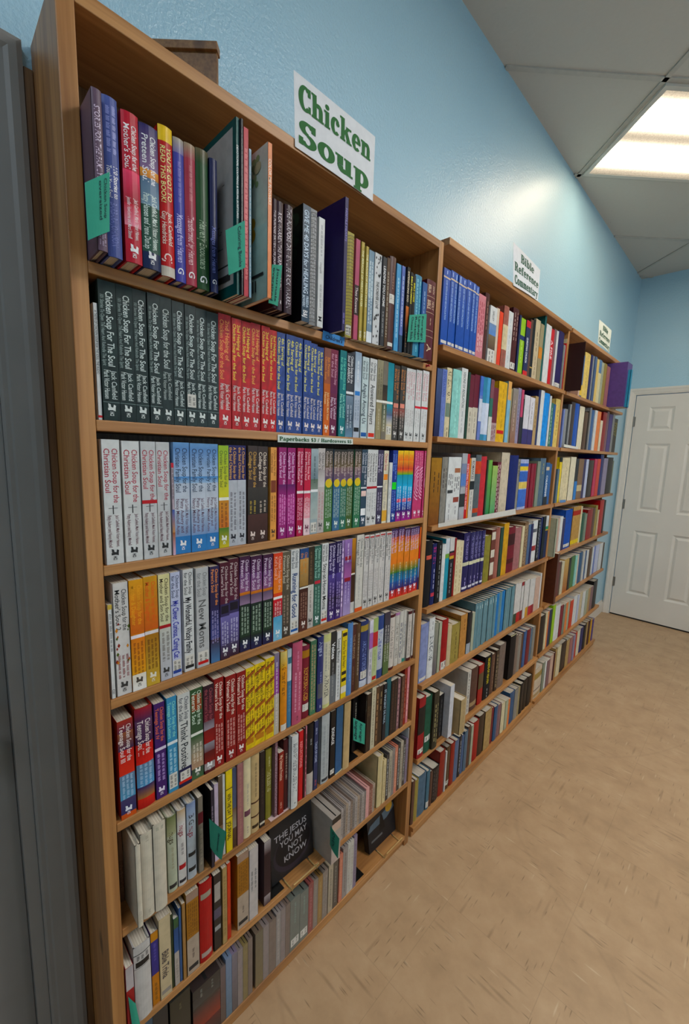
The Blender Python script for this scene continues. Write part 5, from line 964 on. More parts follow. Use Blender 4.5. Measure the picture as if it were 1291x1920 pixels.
m 1 1570 13140 13728 2337 h mint;mint green hardcover, second shelf, middle bookcase;w 0.1-0.9 a8d8d0 1
m 1 1570 13728 14169 2471 p white;white book with dark green title, second shelf, middle bookcase;t 0.05-0.55 284040 VISIONS OF REVELATION;w 0.6-0.9 a0a8a8 1
m 1 1570 14169 14350 2388 p bottlegreen;
m 1 1570 14350 14697 2337 p maroonwhite;maroon book with cream lower half, first of two from left, second shelf, middle bookcase;b 0.5-1.0 c8c0b0;w 0.55-0.9 807868 1
m 1 1570 14697 15090 2392 p maroonwhite;maroon book with cream lower half, second of two from left, second shelf, middle bookcase;b 0.5-1.0 c8c0b0;w 0.55-0.9 807868 1
m 1 1570 15090 15341 2387 p periwinkle;;b 0.35-0.7 c8ccd8;b 0.0-0.3 5070b8
m 1 1570 15341 15654 2387 p tealblue;;b 0.4-0.9 c0c8d8
m 1 1570 15654 15957 2414 p azure;;b 0.4-0.9 d0d4e0
m 1 1570 15957 16248 2389 p seagreen;;b 0.0-0.3 805058;b 0.6-1.0 d0d0c8
m 1 1570 16248 16728 2123 p maroonwhite;maroon book with striped foot, second shelf, middle bookcase;b 0.65-1.0 b09898;w 0.68-0.95 602028 3
m 1 1570 16728 17519 2435 h mustard;mustard yellow book with strawberries, second shelf, middle bookcase;w 0.1-0.8 b08818 1;i 0.8-0.86 c02828
m 1 1570 17519 17850 2530 p powderblue;;b 0.0-0.3 d8a868
m 1 1570 17850 18041 2263 p khaki;
m 1 1570 18041 18597 2320 p taupephoto;taupe book with photo, second shelf, middle bookcase;g 0.0-1.0 908880 906850;w 0.2-0.8 c8b8a8 1
m 1 1570 18597 18957 2396 p lilacgraybook;;w 0.1-0.8 605868 1
m 1 1570 18957 19228 2369 p pinkblack;;b 0.5-1.0 282028
m 1 1570 19228 19390 2008 p black;
m 1 1570 19390 19994 2198 p whitepurplefoot;white book with purple foot, second shelf, middle bookcase;b 0.68-1.0 382868
m 1 1570 19994 20570 2165 p whitepurplefoot;;b 0.68-1.0 382868;w 0.1-0.5 807878 1
m 1 1570 20570 20944 2280 p tan;;w 0.1-0.6 604838 1
m 1 1570 20944 21199 2615 p nightblue;
m 1 1570 21199 21664 2634 p white;
m 1 1570 21664 22391 2564 h brightblue;bright blue book, second shelf, middle bookcase
m 1 1570 22391 22641 2497 p white;
m 1 1570 22641 22992 2184 p seagreen;;w 0.1-0.9 c8e0d0 1
m 1 1570 22992 23318 2152 p blue;
m 1 1570 23318 24040 2466 h wheat;wheat yellow hardcover, second shelf, middle bookcase;w 0.2-0.75 705020 1
m 2 1570 12170 12827 2332 h bronze;bronze gold leather book, third shelf, middle bookcase;g 0.0-1.0 a07830 805020;w 0.2-0.5 402810 2
m 2 1570 12827 13198 2359 h graymottle;grey mottled book, third shelf, middle bookcase;w 0.15-0.5 504848 2
m 2 1570 13198 13653 2372 p white;white book with small leaf emblem, third shelf, middle bookcase;w 0.25-0.45 606060 3;i 0.5-0.55 404040;w 0.7-0.9 909090 1
m 2 1570 13653 14152 2379 p white;white book with brown round emblem, third shelf, middle bookcase;i 0.17-0.24 a06848;w 0.3-0.5 606060 3;i 0.62-0.7 904838;w 0.75-0.9 909090 1
m 2 1570 14152 14554 2522 p photogray;grey photo book, third shelf, middle bookcase;b 0.15-0.5 8088a0;b 0.3-0.48 6080b8;b 0.6-0.8 303030
m 2 1570 14554 14778 2508 p redglossy;;t 0.15-0.85 f8d8d8 EVERYTHING YOU WANT TO KNOW
m 2 1570 14778 14901 2342 p orangegold;
m 2 1570 14901 15240 2366 p whiteblack;white book with black patch, third shelf, middle bookcase;t 0.05-0.35 403840 ROMANCES;b 0.38-0.52 202020;w 0.55-0.9 808080 1
m 2 1570 15240 15702 2489 h slateorange;slate book with orange bands, third shelf, middle bookcase;b 0.1-0.3 c05030;b 0.85-0.92 c05030
m 2 1570 15702 16182 2435 h coralred;coral red hardcover, third shelf, middle bookcase
m 2 1570 16182 16310 2292 p darkgreen;
m 2 1570 16310 16692 2294 p leafgreen;;g 0.0-1.0 78a850 408858
m 2 1570 16692 17160 2066 p leafgreen;;g 0.0-1.0 a0b868 60a070
m 2 1570 17160 17525 2222 p maroonwhite;;w 0.05-0.95 e0d0c8 2
m 2 1570 17525 18346 2629 h bone;large bone white hardcover, third shelf, middle bookcase;w 0.1-0.2 a09880 1
m 2 1570 18346 19271 2529 h navyblue;large navy blue hardcover, third shelf, middle bookcase
m 2 1570 19271 19522 2372 p graymottle;;w 0.05-0.3 403830 2
m 2 1570 19522 20478 2363 h lavenderblue;lavender box with blue and yellow squares, third shelf, middle bookcase;b 0.08-0.14 4068b0;b 0.14-0.22 d8c050;b 0.24-0.44 4068b0;b 0.45-0.58 d8c070;b 0.6-0.95 4870b8
m 2 1570 20478 20890 2157 h winered;
m 2 1570 20890 21242 2158 h winered;
m 2 1570 21242 21559 2170 h winered;
m 2 1570 21559 21973 2288 p graygreenbook;
m 2 1570 21973 22742 2445 h slate;slate blue hardcover, third shelf, middle bookcase;w 0.1-0.3 d0c060 1
m 2 1570 22742 23303 2222 p bluewhitetitle;;t 0.3-0.8 e8ecf4 *COLOSSIANS;b 0.8-1.0 202028;i 0.1-0.18 c8b8a0
m 2 1570 23303 23667 2154 p blue;
m 3 1570 12170 12578 2432 h black;black hardcover, fourth shelf, middle bookcase;i 0.22-0.28 c06050
m 3 1570 12578 12858 2270 h nightblue;night blue book with pink title, fourth shelf, middle bookcase;t 0.05-0.35 c04080 SEVEN;w 0.4-0.7 b0b0c8 1;i 0.8-0.86 c04858
m 3 1570 12858 13193 2327 h black;black book with white print, fourth shelf, middle bookcase;w 0.05-0.9 909090 1
m 3 1570 13193 13433 2172 h white;;w 0.5-0.9 c0c0c0 1
m 3 1570 13433 13720 2356 p tealwhite;;b 0.0-0.25 c8ccd0;b 0.25-0.32 78a048
m 3 1570 13720 14048 2348 p blackwhitebook;dark book with white top, fourth shelf, middle bookcase;b 0.0-0.22 c8c4c0;b 0.25-0.3 902838;b 0.3-0.35 c8a040;w 0.4-0.9 a0a0a8 1
m 3 1570 14048 14194 2305 p darkred;
m 3 1570 14194 14447 2181 p cream;;w 0.1-0.9 b09870 1
m 3 1570 14447 14788 2119 p cream;;w 0.1-0.9 b09870 1
m 3 1570 14788 15299 2405 h indigo;indigo volume with cream band, fourth shelf, middle bookcase;I
m 3 1570 15299 15656 2374 h indigo;;I
m 3 1570 15656 15973 2364 h indigo;;I
m 3 1570 15973 16288 2348 h indigo;;I
m 3 1570 16288 16600 2342 h indigo;;I
m 3 1570 16643 17183 2058 h olivedrab;olive drab cloth book, fourth shelf, middle bookcase
m 3 1570 17183 17621 2272 p brownframes;;i 0.05-0.2 d0c8b8;i 0.4-0.55 d0c8b8;i 0.65-0.9 d0c8b8
m 3 1570 17621 18038 2303 h rosybrown;
m 3 1570 18038 18372 2289 p bottlegreen;
m 3 1570 18372 18913 2431 h goldenyellow;golden yellow book with notched edge, fourth shelf, middle bookcase
m 3 1570 18913 19740 2187 h wine;wine red box with dark panel, fourth shelf, middle bookcase;b 0.15-0.4 401018;b 0.7-0.8 501018
m 3 1570 19740 20477 2071 h dustyrose;dusty rose hardcover, fourth shelf, middle bookcase
m 3 1570 20477 20789 2090 p cream;
m 3 1570 20789 21268 2254 h mottledbrown;;w 0.05-0.95 b0a088 3
m 3 1570 21268 21642 2094 p blueslate;
m 3 1570 21642 21871 2094 p indigo;
m 3 1570 21871 22546 2231 h white;;i 0.2-0.28 606068;i 0.6-0.72 902828
m 3 1570 22546 22870 2215 p blackwhitebook;;w 0.05-0.95 a0a0a8 2
m 3 1570 22870 23168 2311 p nightblue;
m 3 1570 23168 23573 2342 p black;
m 3 1570 23573 24007 2338 p navywhite;;b 0.0-0.25 c8c8c8;b 0.25-0.32 208868;b 0.32-0.35 c8a840
m 4 1570 12170 12686 2262 h bluelavender;blue lavender hardcover, fifth shelf, middle bookcase;i 0.92-0.97
m 4 1570 12686 13077 2364 h white;white book with dark letters, fifth shelf, middle bookcase;w 0.05-0.2 a0a0a0 1;t 0.3-0.7 505860 *ENRICHING
m 4 1570 13077 13344 2085 h graygreenbook;;g 0.0-1.0 989888 686068
m 4 1570 13344 13542 2041 p palegreengray;
m 4 1570 13603 14043 2045 h bloodred;blood red hardcover with white sticker, fifth shelf, middle bookcase;i 0.84-1.0
m 4 1570 14043 14351 1743 h beigeprint;
m 4 1570 14351 14992 1632 h olivetan;olive tan book with print, fifth shelf, middle bookcase;w 0.2-0.9 605028 1
m 4 1570 15061 15613 1841 h tanorange;tan orange hardcover, fifth shelf, middle bookcase;w 0.1-0.4 805020 1
m 4 1570 15613 15964 1840 h blackwhitebook;;b 0.75-1.0 a0a8b0
m 4 1570 15964 16200 1740 p palegreengray;
m 4 1570 16200 16451 2087 h tealgray;;w 0.05-0.1 c0d0d0 1
m 4 1570 16451 16696 2060 h tealgray;;w 0.05-0.1 c0d0d0 1
m 4 1570 16696 16946 2050 h tealgray;;w 0.05-0.1 c0d0d0 1
m 4 1570 16946 17201 2053 h tealgray;;w 0.05-0.1 c0d0d0 1
m 4 1570 17201 17461 2057 h tealgray;;w 0.05-0.1 c0d0d0 1
m 4 1570 17461 17737 2055 h tealgray;;w 0.05-0.1 c0d0d0 1
m 4 1570 17737 18007 2053 h tealgray;;w 0.05-0.1 c0d0d0 1
m 4 1570 18007 18272 2058 h tealgray;;w 0.05-0.1 c0d0d0 1
m 4 1570 18272 18565 2062 h setblue;
m 4 1570 18565 18887 2056 h tealgray;
m 4 1570 18887 19217 2047 h setblue;
m 4 1570 19217 19554 2060 h tealgray;
m 4 1570 19554 19912 2060 h tealgray;
m 4 1570 19912 20292 2069 h tealgray;
m 4 1570 20305 20669 2110 p commentary;;b 0.75-1.0 284838
m 4 1570 20669 21095 2040 p commentary;;b 0.75-1.0 b02030
m 4 1570 21095 21396 2039 p commentary;;b 0.0-0.1 901828;b 0.75-1.0 802028
m 4 1570 21396 21731 2032 p commentary;
m 4 1570 21731 22130 2045 p commentary;;b 0.75-1.0 c89828
m 4 1570 22130 22511 1997 p commentary;;b 0.75-1.0 b02838
m 4 1570 22511 22870 1966 p commentary;;b 0.75-1.0 902838
m 4 1570 22870 23253 1942 p beigepink;
m 4 1570 23253 23614 1900 p beigepink;
m 4 1570 23614 23837 2028 p white;
m 5 1679 12170 12600 2430 h redblack;red book with black middle panel, sixth shelf, middle bookcase;b 0.15-0.6 302820;i 0.85-0.93
m 5 1681 12600 13028 2306 h pinegreen;pine green hardcover with sticker, sixth shelf, middle bookcase;i 0.7-0.8
m 5 1776 13028 13395 2369 h darkolivebrown;dark olive hardcover with pale title, sixth shelf, middle bookcase;w 0.2-0.9 a09870 2
m 5 1570 13719 14062 1881 p blackbook;;w 0.1-0.9 606060 1
m 5 1825 14062 14374 2253 q brightwhite;;w 0.1-0.9 c8c8c8 1;A white
m 5 2076 14584 15038 1518 h tanbeige;;w 0.1-0.9 a08868 1
m 5 1570 15956 16270 2039 p whiteblackprint;;w 0.05-0.95 606060 1
m 5 1570 16338 16963 2018 h cocoa;cocoa hardcover, sixth shelf, middle bookcase;b 0.8-0.9 a08868
m 5 1570 17055 17555 1910 h bloodred;;b 0.2-0.6 605038
m 5 1570 17597 18295 2133 h black;black book with yellow title, sixth shelf, middle bookcase;t 0.05-0.65 d8c830 *SECRETS OF HEAVEN;w 0.75-0.95 c0c0c0 1
m 5 1570 18295 18727 2022 h cocoa;;w 0.1-0.9 907860 1
m 5 1570 18727 19100 2106 h umberdark;;w 0.1-0.9 a89880 2
m 5 1570 19100 19766 2242 h ashbrown;ash brown hardcover, sixth shelf, middle bookcase;w 0.1-0.9 907868 1
m 5 1570 20269 20963 2387 h blackcream;black book with cream fore edge, sixth shelf, middle bookcase;b 0.0-0.02 d0c8a0
m 5 1570 20963 21397 2188 h ashbrown;
m 5 1570 21397 21788 2034 h graymottle;
m 5 1570 21788 22101 2018 h cocoa;
m 5 1570 22101 22509 2045 h denim;
m 5 1570 22509 23019 2021 h wine;
m 5 1570 23019 23373 1958 h slate;
m 5 1570 23373 23766 1945 h graymottle;
m 6 1570 12170 12377 1843 h cocoa;
m 6 1570 12377 12635 1751 h olivetan;
m 6 1570 12635 13184 1770 h slate;slate blue hardcover, bottom shelf, middle bookcase;w 0.1-0.9 506878 1
m 6 1570 13184 13430 1706 h tealslate;;i 0.8-0.95
m 6 1570 13430 13618 1558 h cocoa;
m 6 1570 13618 14116 1556 h blacklace;;w 0.05-0.95 605858 3
m 6 1570 14116 14533 2037 h brickred;
m 6 1570 14533 14636 1874 p white;
m 6 1570 14636 14965 1985 h umber;;i 0.8-0.9
m 6 1570 14965 15321 1983 h brickred;
m 6 1570 15321 15650 1935 h graybluebook;
m 6 1570 15650 15931 1961 h inkblack;;w 0.1-0.9 a0a8b0 1
m 6 1570 15931 16179 1881 h blueslate;
m 6 1570 16179 16471 1957 h slate;
m 6 1570 16471 16750 2030 h cocoa;
m 6 1570 16750 16973 1963 p palegreengray;
m 6 1570 16973 17535 1992 h bloodred;
m 6 1570 17535 18121 2054 h umberdark;
m 6 1570 18121 18802 2047 h tan;tan hardcover, bottom shelf, middle bookcase
m 6 1570 18802 19107 1913 h wine;
m 6 1570 19107 19516 1854 h steelblue;
m 6 1570 19516 19961 1743 h mauve;
m 6 1570 19961 20393 1670 h cream;
m 6 1570 20393 20719 1658 p palegreengray;
m 6 1570 20719 20958 1598 p orangetan;
m 6 1570 20958 21600 1812 h steelblue;
m 6 1570 21600 22080 1770 h graymottle;
m 6 1570 22080 22340 1715 h khaki;
m 6 1570 22340 22784 1797 h black;
m 6 1570 22784 23393 1849 h black;
m 6 1570 23393 23961 1820 h black;
f 0 1570 24545 24970 2265 h darkred;
f 0 1570 24970 25383 2308 h cocoa;
f 0 2355 24320 24360 2405 h darkbrownbig;
f 0 1570 26520 26777 2491 p beigepink;
f 0 1570 26777 27278 2332 p denim;;b 0.7-0.95 d8b850
f 0 1570 27278 28354 2571 h wheat;wheat yellow book, top shelf, far bookcase;w 0.1-0.9 a08850 1
f 0 1570 28354 28845 2614 h indigo;
f 0 1570 28845 29139 2624 h gray;
f 0 1570 29139 29591 2649 p blueslate;
f 0 1570 29591 30101 2589 p wheat;
f 0 1570 30101 30690 2641 p creamblue;;b 0.0-0.3 6080a0
f 0 1570 30690 31281 2593 p palegreengray;
f 0 1570 31281 31959 2634 p olivetan;
f 0 1570 31959 32788 2559 p dustyrose;
f 0 1570 33097 34478 2602 h tealbright;
f 0 1570 34478 35276 2607 p plum;
f 0 2506 32853 34178 2858 q violetbig;;A violet
f 0 2700 33168 33581 2390 h tealblue;
f 1 1570 24498 24723 2037 p periwinkle;
f 1 1570 24723 25300 2093 h gray;
f 1 1570 25300 25561 2378 h charcoal;
f 1 1570 25561 25850 2406 h gray;
f 1 1570 25850 26569 2573 h darkbrown;
f 1 1570 26569 27346 2572 h cobalt;
f 1 1570 27346 28299 2490 h creamwhite;
f 1 1570 28355 29056 2252 h umber;
f 1 1570 29056 29424 2341 h umberdark;
f 1 1570 29424 29799 2588 h gray;
f 1 1570 29799 30416 2497 h denim;
f 1 1570 30416 30973 2537 p white;
f 1 1570 30973 31830 2535 p orangetan;
f 1 1570 31830 32395 2005 p creamwhite;
f 1 1570 32395 33408 2600 h darkred;
f 1 1570 33408 33963 2715 h mauve;
f 1 1570 33963 34921 2605 p purplebook;
f 1 1570 34921 35477 2654 p gray;
f 1 1570 35477 36507 2421 p blackyellow;;w 0.1-0.5 d0c860 3
f 2 1570 24541 24877 1883 p slate;
f 2 1570 24877 25314 2522 h brightyellow;;b 0.0-0.1 202020
f 2 1570 25395 26695 2515 h cream;thick cream book with emblem, third shelf, far bookcase;w 0.2-0.8 a08878 1
f 2 1570 26695 27707 2580 h creamwhite;
f 2 1570 27707 28249 2490 p blackwhitebook;;b 0.55-1.0 2878b8
f 2 1570 28249 29238 2486 p mottledbrown;;b 0.65-0.8 c8b890
f 2 1570 29238 29753 2473 p indigo;
f 2 1570 29753 30313 2470 p lavenderwhite;
f 2 1570 30437 31550 2421 h umberdark;
f 2 1570 31550 32249 2508 p pinkcherry;
f 2 1570 32249 33008 2526 p vermilion;
f 2 1570 33008 33833 2827 h navyblue;
f 2 1570 33833 34921 2600 p lilacgraybook;
f 2 1570 34921 36559 2669 h black;
f 2 1570 36559 36890 2448 h graygreenbook;
f 3 1905 24320 24511 2154 h palegreengray;
f 3 1570 25527 25864 2014 p beigepink;
f 3 1570 25864 26454 2082 h white;
f 3 1570 26454 26850 1950 p indigo;
f 3 1570 26850 28178 2398 h cobalt;large cobalt blue book, fourth shelf, far bookcase;i 0.88-0.96
f 3 1570 28178 29764 2492 h tanred;tan book with red title block, fourth shelf, far bookcase;b 0.1-0.22 a83828;b 0.85-0.95 d8c038
f 3 1570 29764 30206 2432 h cream;
f 3 1570 30206 30888 1948 h pinegreen;
f 3 1570 30888 31424 1848 h graygreenbook;
f 3 1570 31424 32612 2086 h darkred;
f 3 1570 32612 33345 2094 h cocoa;
f 3 1570 33345 33911 2233 h olivetan;
f 3 1570 33911 34336 1876 h beigeprint;
f 3 1570 34336 35458 2558 h firered;
f 3 1570 35458 36019 2482 h black;
f 4 1898 25066 25400 2988 q creamside;;A bluebrown
f 4 1570 26393 26703 2178 p wine;
f 4 1570 26703 27077 2146 p cocoa;
f 4 1570 27077 27577 2098 p creamthin;
f 4 1570 27577 28462 2164 p mottledgold;;g 0.0-1.0 c0a060 a06020
f 4 1570 28462 28905 2136 p black;
f 4 1570 28905 29721 2143 p sagegreen;
f 4 1570 29721 30194 2097 p mint;
f 4 1570 30194 30539 2088 p peachwhite;
f 4 1570 30539 31409 2135 h steelblue;
f 4 1570 31409 31831 2095 p whitebar;
f 4 1570 31831 32281 2087 p denim;
f 4 1570 32281 32779 2075 p white;
f 4 1570 32779 33609 2126 h umber;
f 4 1570 33609 34016 2098 p white;
f 4 1570 34016 34536 2093 p periwinkle;
f 4 1570 34536 35504 2112 p lavenderwhite;
f 4 1570 35504 36400 2110 p white;
f 4 1570 36400 36815 2054 p darkbrown;
f 4 1570 36815 36890 2032 p olivetan;
f 5 1570 24320 25183 2287 h black;
f 5 1570 25183 25537 2325 p cream;
f 5 1570 25537 25763 2300 p orangetan;
f 5 1570 25763 26115 2326 p navy;
f 5 1570 26115 26362 2301 p bottlegreen;
f 5 1570 26362 26867 2463 p limegreen;
f 5 1570 26867 27831 2282 h white;
f 5 1570 27831 28347 2101 p winered;
f 5 1570 28347 28815 2034 p graygreenbook;
f 5 1570 28815 29294 2028 p orangetan;
f 5 1570 29294 29752 2026 p palegreengray;
f 5 1570 29752 30459 1944 p vermilion;
f 5 1570 30459 31298 2106 p white;
f 5 1570 31298 31731 2019 p lavenderwhite;
f 5 1570 31731 32436 2067 p beigeprint;
f 5 1570 32436 33164 1968 p white;
f 5 1570 33164 33797 1940 p palegreengray;
f 5 1570 33797 34470 1922 p tan;
f 5 1570 34470 35249 1892 p mauve;
f 5 1570 35249 36302 2178 h black;
f 6 1570 24320 25575 1864 h boxcream;;b 0.15-0.35 a08850;b 0.7-0.73 604848;b 0.85-0.95 b09870
f 6 1570 25575 25975 1903 p graygreenbook;
f 6 1570 25975 26315 1825 p white;
f 6 1570 26315 26872 1774 p mauve;
f 6 1570 26872 27549 1884 h beigepink;
f 6 1570 27549 27814 1889 h maroondark;
f 6 1570 27814 28144 2065 h tan;
f 6 1570 28144 28915 2052 h cream;
f 6 1570 28915 30014 2036 h blackbrown;
f 6 1570 30014 30724 1926 h tan;
f 6 1570 30724 31424 1886 h dustyrose;
f 6 1570 31424 31964 1877 h lilacgraybook;
f 6 1570 31964 32444 1906 h vermilion;
f 6 1570 32444 33146 1916 h creamwhite;
f 6 1570 33146 33950 1884 h navyblue;
f 6 1570 33950 34599 1929 h black;
f 6 1570 34599 35141 1955 h tan;
f 6 1570 35141 35652 1940 h maroondark;
f 6 1570 35652 36131 1870 h goldenyellow;
f 6 1570 36131 36687 1762 h purplebook;'''
CASES = {'n': ('near', SH1), 'm': ('middle', SH2), 'f': ('far', SH2)}
ORD = ['top', 'second', 'third', 'fourth', 'fifth', 'sixth', 'seventh', 'bottom']
rest = MB()
NAMES = {'p': 'paperback_book', 'h': 'hardcover_book', 'q': 'picture_book', 's': 'spiral_notebook', 'c': 'disc_case', 'd': 'video_case', 'b': 'audiobook_case'}
CATS = {'p': 'book', 'h': 'book', 'q': 'book', 's': 'notebook', 'c': 'disc case', 'd': 'disc case', 'b': 'disc case'}
for ln in DATA.strip().split('\n'):
    head, label, *decs = ln.split(';')
    cs, k, x, y0, y1, h, ty, col = head.split()
    k = int(k); x, y0, y1, h = (float(q)/10000 for q in (x, y0, y1, h)); cname, shv = CASES[cs]; z = shv[k]+.0004
    w = y1-y0-.0008; ym = (y0+y1)/2; base = ink(PAL.get(col, col)); fine = cs == 'n' or x > .18
    d = {'p': .137, 'h': .66*h, 'q': .21, 's': .15, 'c': .142, 'd': .136, 'b': .17}[ty]
    jx = rng(-.003, .001) if ty in 'ph' and .15 < x < .1645 else 0
    if ty == 'h' and h > .21 and .15 < x < .1645: jx += rng(0, .002)
    x += jx; lim = x-.0125 if y1 < 3.69 else x-.106
    d = min(d, lim)
    if w < .0035: w = .0035
    if not label:
        book_geo(rest, rest, (x, ym, z), w, h, d, 'p' if ty not in 'h' else 'h', base, decs, False); continue
    root = empty(NAMES[ty], (x, ym, z), label, CATS[ty], '%s on the %s shelf of the %s bookcase' % ('disc cases' if ty in 'cdb' else 'books', 'bottom' if k == len(shv)-1 else ORD[k], cname))
    if ty == 's':      # spiral notebook: two boards, pages, a coil
        c = MB(); O = (-.006, 0, 0); dd = d-.006
        c.box(-d, -w/2, 0, -.006, -w/2+.001, h, base); c.box(-d, w/2-.001, 0, -.006, w/2, h, base); c.box(-.0065, -w/2, 0, -.0058, w/2, h, base)
        decorate(Spine(c, (-.0057, 0, 0), w, h, 0), decs, base, True); c.build('cover', M['cover'], root)
        p = MB(); p.box(-d, -w/2+.0012, .001, -.0068, w/2-.0012, h-.001); p.build('page_block', M['paper'], root)
        s = MB(); zz = .006
        while zz < h-.004:
            s.tube([(-.010+(.009)*math.cos(a), (w/2)*math.sin(a), zz+.0015*a/PI) for a in [PI*q/6-PI/2 for q in range(7)]], .0006, 4); zz += .0075
        s.build('spiral_binding', M['wire'], root); continue
    mc, mp = MB(), MB()
    book_geo(mc, mp, (0, 0, 0), w, h, d, ty, base, decs, fine)
    for q in decs:
        if q.startswith('A '): cover_art(mc, (0, 0, 0), w, h, d, q[2:])
    mc.build('case' if ty in 'cdb' else 'cover', M['plastic'] if ty in 'cdb' else M['cloth'] if (ty == 'h' and cs != 'n') else M['cover'], root)
    if mp.v: mp.build('page_block', M['paper'], root)
ro = rest.build('shelved_book_rows', [M['cover'], M['paper']], merge=False)
tag(ro, 'many small spines of assorted colours filling the middle and far bookcases', 'books', kind='stuff')

# ================================================================ signs, notes and small things
def lerp3(a, b, c, d, u, v):        # a top-left, b top-right, c bottom-right, d bottom-left
    a, b, c, d = map(Vector, (a, b, c, d)); return (a*(1-u)+b*u)*(1-v)+(d*(1-u)+c*u)*v
def sheet(name, quad, base, lines, label, cat, group=None, slab=False, col='2f6b3a', curl=0.0, th=.0004, rot=0, area=(.06, .94, .1, .9)):
    """thin paper: quad = 4 corners, lines of writing inside"""
    a, b, c, d = map(Vector, quad); nr = ((b-a).cross(d-a)).normalized(); nr = -nr
    O = (a+b+c+d)/4; mb = MB(); n = 8; cc = lin(base)
    def P(u, v, l=0.0): return lerp3(a, b, c, d, u, v)+nr*(l+curl*math.sin(PI*u)*(0.4+0.6*v))
    for i in range(n):
        for j in range(4):
            q = [(i/n, (j+1)/4), ((i+1)/n, (j+1)/4), ((i+1)/n, j/4), (i/n, j/4)]
            mb.quad([P(*p) for p in q], cc); mb.quad([P(*p, -th) for p in q][::-1], cc)
    u0, u1, v0, v1 = area; H = (d-a).length; W = (b-a).length; nl = len(lines)
    for k, s in enumerate(lines):
        hb = (v1-v0)/nl; cap = hb*(.7 if slab else .7)*H
        if slab:
            wd = slab_width(s); su = min((u1-u0)*W/wd, cap*(1.9 if nl == 2 else 1.6 if nl == 1 else 1.25)); st = u0+((u1-u0)-su*wd/W)/2; base_v = v0+hb*(k+.86)
            slab_text(mb, s, lambda x, y, l: P(st+x*su/W, base_v-y*cap/H, .0006+l), lin(col))
        elif rot:
            wd = glyphs(s)[2]; su = min((v1-v0)*H/wd, 9); cu = u1-(u1-u0)/nl*(k+1)
            put_text(mb, s, lambda x, y: P(cu+y*(u1-u0)/nl*.8, v0+x*su/H, .0008), lin(col))
        else:
            wd = glyphs(s)[2]; su = min((u1-u0)*W/wd, cap*1.1)
            put_text(mb, s, lambda x, y: P(u0+x*su/W, v0+hb*(k+.8)-y*cap/H, .0008), lin(col))
    o = mb.build(name, M['card'], None, O, merge=False); return tag(o, label, cat, group)
SG = 'e2e2e4'
sheet('shelf_sign', [(.1695, .600, 2.232), (.1695, .855, 2.236), (.1695, .855, 2.090), (.1695, .606, 2.094)], SG, ['Chicken', 'Soup'],
      'white paper sign with two words in large green letters above the near bookcase', 'sign', None, True, '2f6b34', .002, area=(.05, .95, .03, .97))
sheet('shelf_sign', [(.1745, 1.650, 2.272), (.1745, 1.928, 2.258), (.1745, 1.932, 2.134), (.1745, 1.680, 2.126)], SG, ['Bible', 'Reference', 'Commentary'],
      'white paper sign with three green words above the middle bookcase', 'sign', None, True, '35604a', .003, area=(.05, .97, .05, .97))
sheet('shelf_sign', [(.1725, 2.848, 2.274), (.1725, 3.130, 2.274), (.1725, 3.130, 2.140), (.1725, 2.872, 2.148)], 'dfe2d4', ['Bible', 'Reference', 'Commentary'],
      'small white paper sign with three green words above the far bookcase', 'sign', None, True, '35604a', .003, area=(.05, .97, .05, .97))
sheet('price_strip', [(0.1688, 0.5687, 1.4953), (0.1688, 0.8128, 1.4963), (0.1688, 0.8135, 1.4823), (0.1688, 0.5689, 1.4785)], 'd6dcd4', ['Paperbacks $3 / Hardcovers $5'], 'narrow white price strip with green writing on the front edge of a shelf', 'sign', None, True, '2c5c38', area=(.02, .98, .1, .9))
sheet('paper_note', [(0.2225, 0.1932, 1.8249), (0.2225, 0.2263, 1.8536), (0.2225, 0.2228, 1.7724), (0.2225, 0.1936, 1.7498)], '339a80', ['Chicken Soup', 'oversized'], 'green paper note taped to the grey purple book at the top shelf left end', 'note', 'green paper notes on the shelves', False, '14303a', 0.002, rot=1, area=(.55, .97, .08, .75))
sheet('paper_note', [(0.2315, 0.4071, 1.8386), (0.2315, 0.4461, 1.8694), (0.2315, 0.4468, 1.7903), (0.2315, 0.4129, 1.7667)], '339a80', ['Coloring Books'], 'green paper note with two words taped over the tall colouring books', 'note', 'green paper notes on the shelves', False, '14303a', 0.002, rot=1, area=(.6, .92, .06, .94))
sheet('paper_note', [(0.2165, 0.5167, 1.8219), (0.2165, 0.5412, 1.8277), (0.2165, 0.531, 1.7476), (0.2165, 0.5085, 1.7481)], '339a80', ['Journals', 'oversized'], 'green paper note taped to the dark plum journals', 'note', 'green paper notes on the shelves', False, '14303a', 0.002, rot=1, area=(.12, .9, .08, .92))
sheet('paper_note', [(0.2005, 0.9908, 1.8452), (0.2005, 1.0719, 1.8676), (0.2005, 1.0748, 1.7888), (0.2005, 0.9857, 1.7727)], '339a80', ['Foreign', 'Languages', 'Russian', 'Chinese Bible'], 'green paper note with four lines near the maroon bible', 'note', 'green paper notes on the shelves', False, '14303a', 0.002, rot=1, area=(.12, .9, .08, .92))
sheet('paper_note', [(0.182, 0.3841, 0.6561), (0.2377, 0.3946, 0.6561), (0.226, 0.3888, 0.5833), (0.182, 0.3859, 0.5833)], '339a80', ['devotional'], 'green paper note sticking out beside the yellow journal', 'note', 'green paper notes on the shelves', False, '14303a', 0.002, rot=1, area=(.6, .8, .2, .8))
sheet('paper_note', [(0.1705, 0.8537, 0.6735), (0.1705, 0.9102, 0.6266), (0.1705, 0.9104, 0.5566), (0.1705, 0.8575, 0.5976)], '339a80', ['foreign', 'language'], 'green paper note on black books near the right end of a low shelf', 'note', 'green paper notes on the shelves', False, '14303a', 0.002, rot=1, area=(.12, .9, .08, .92))
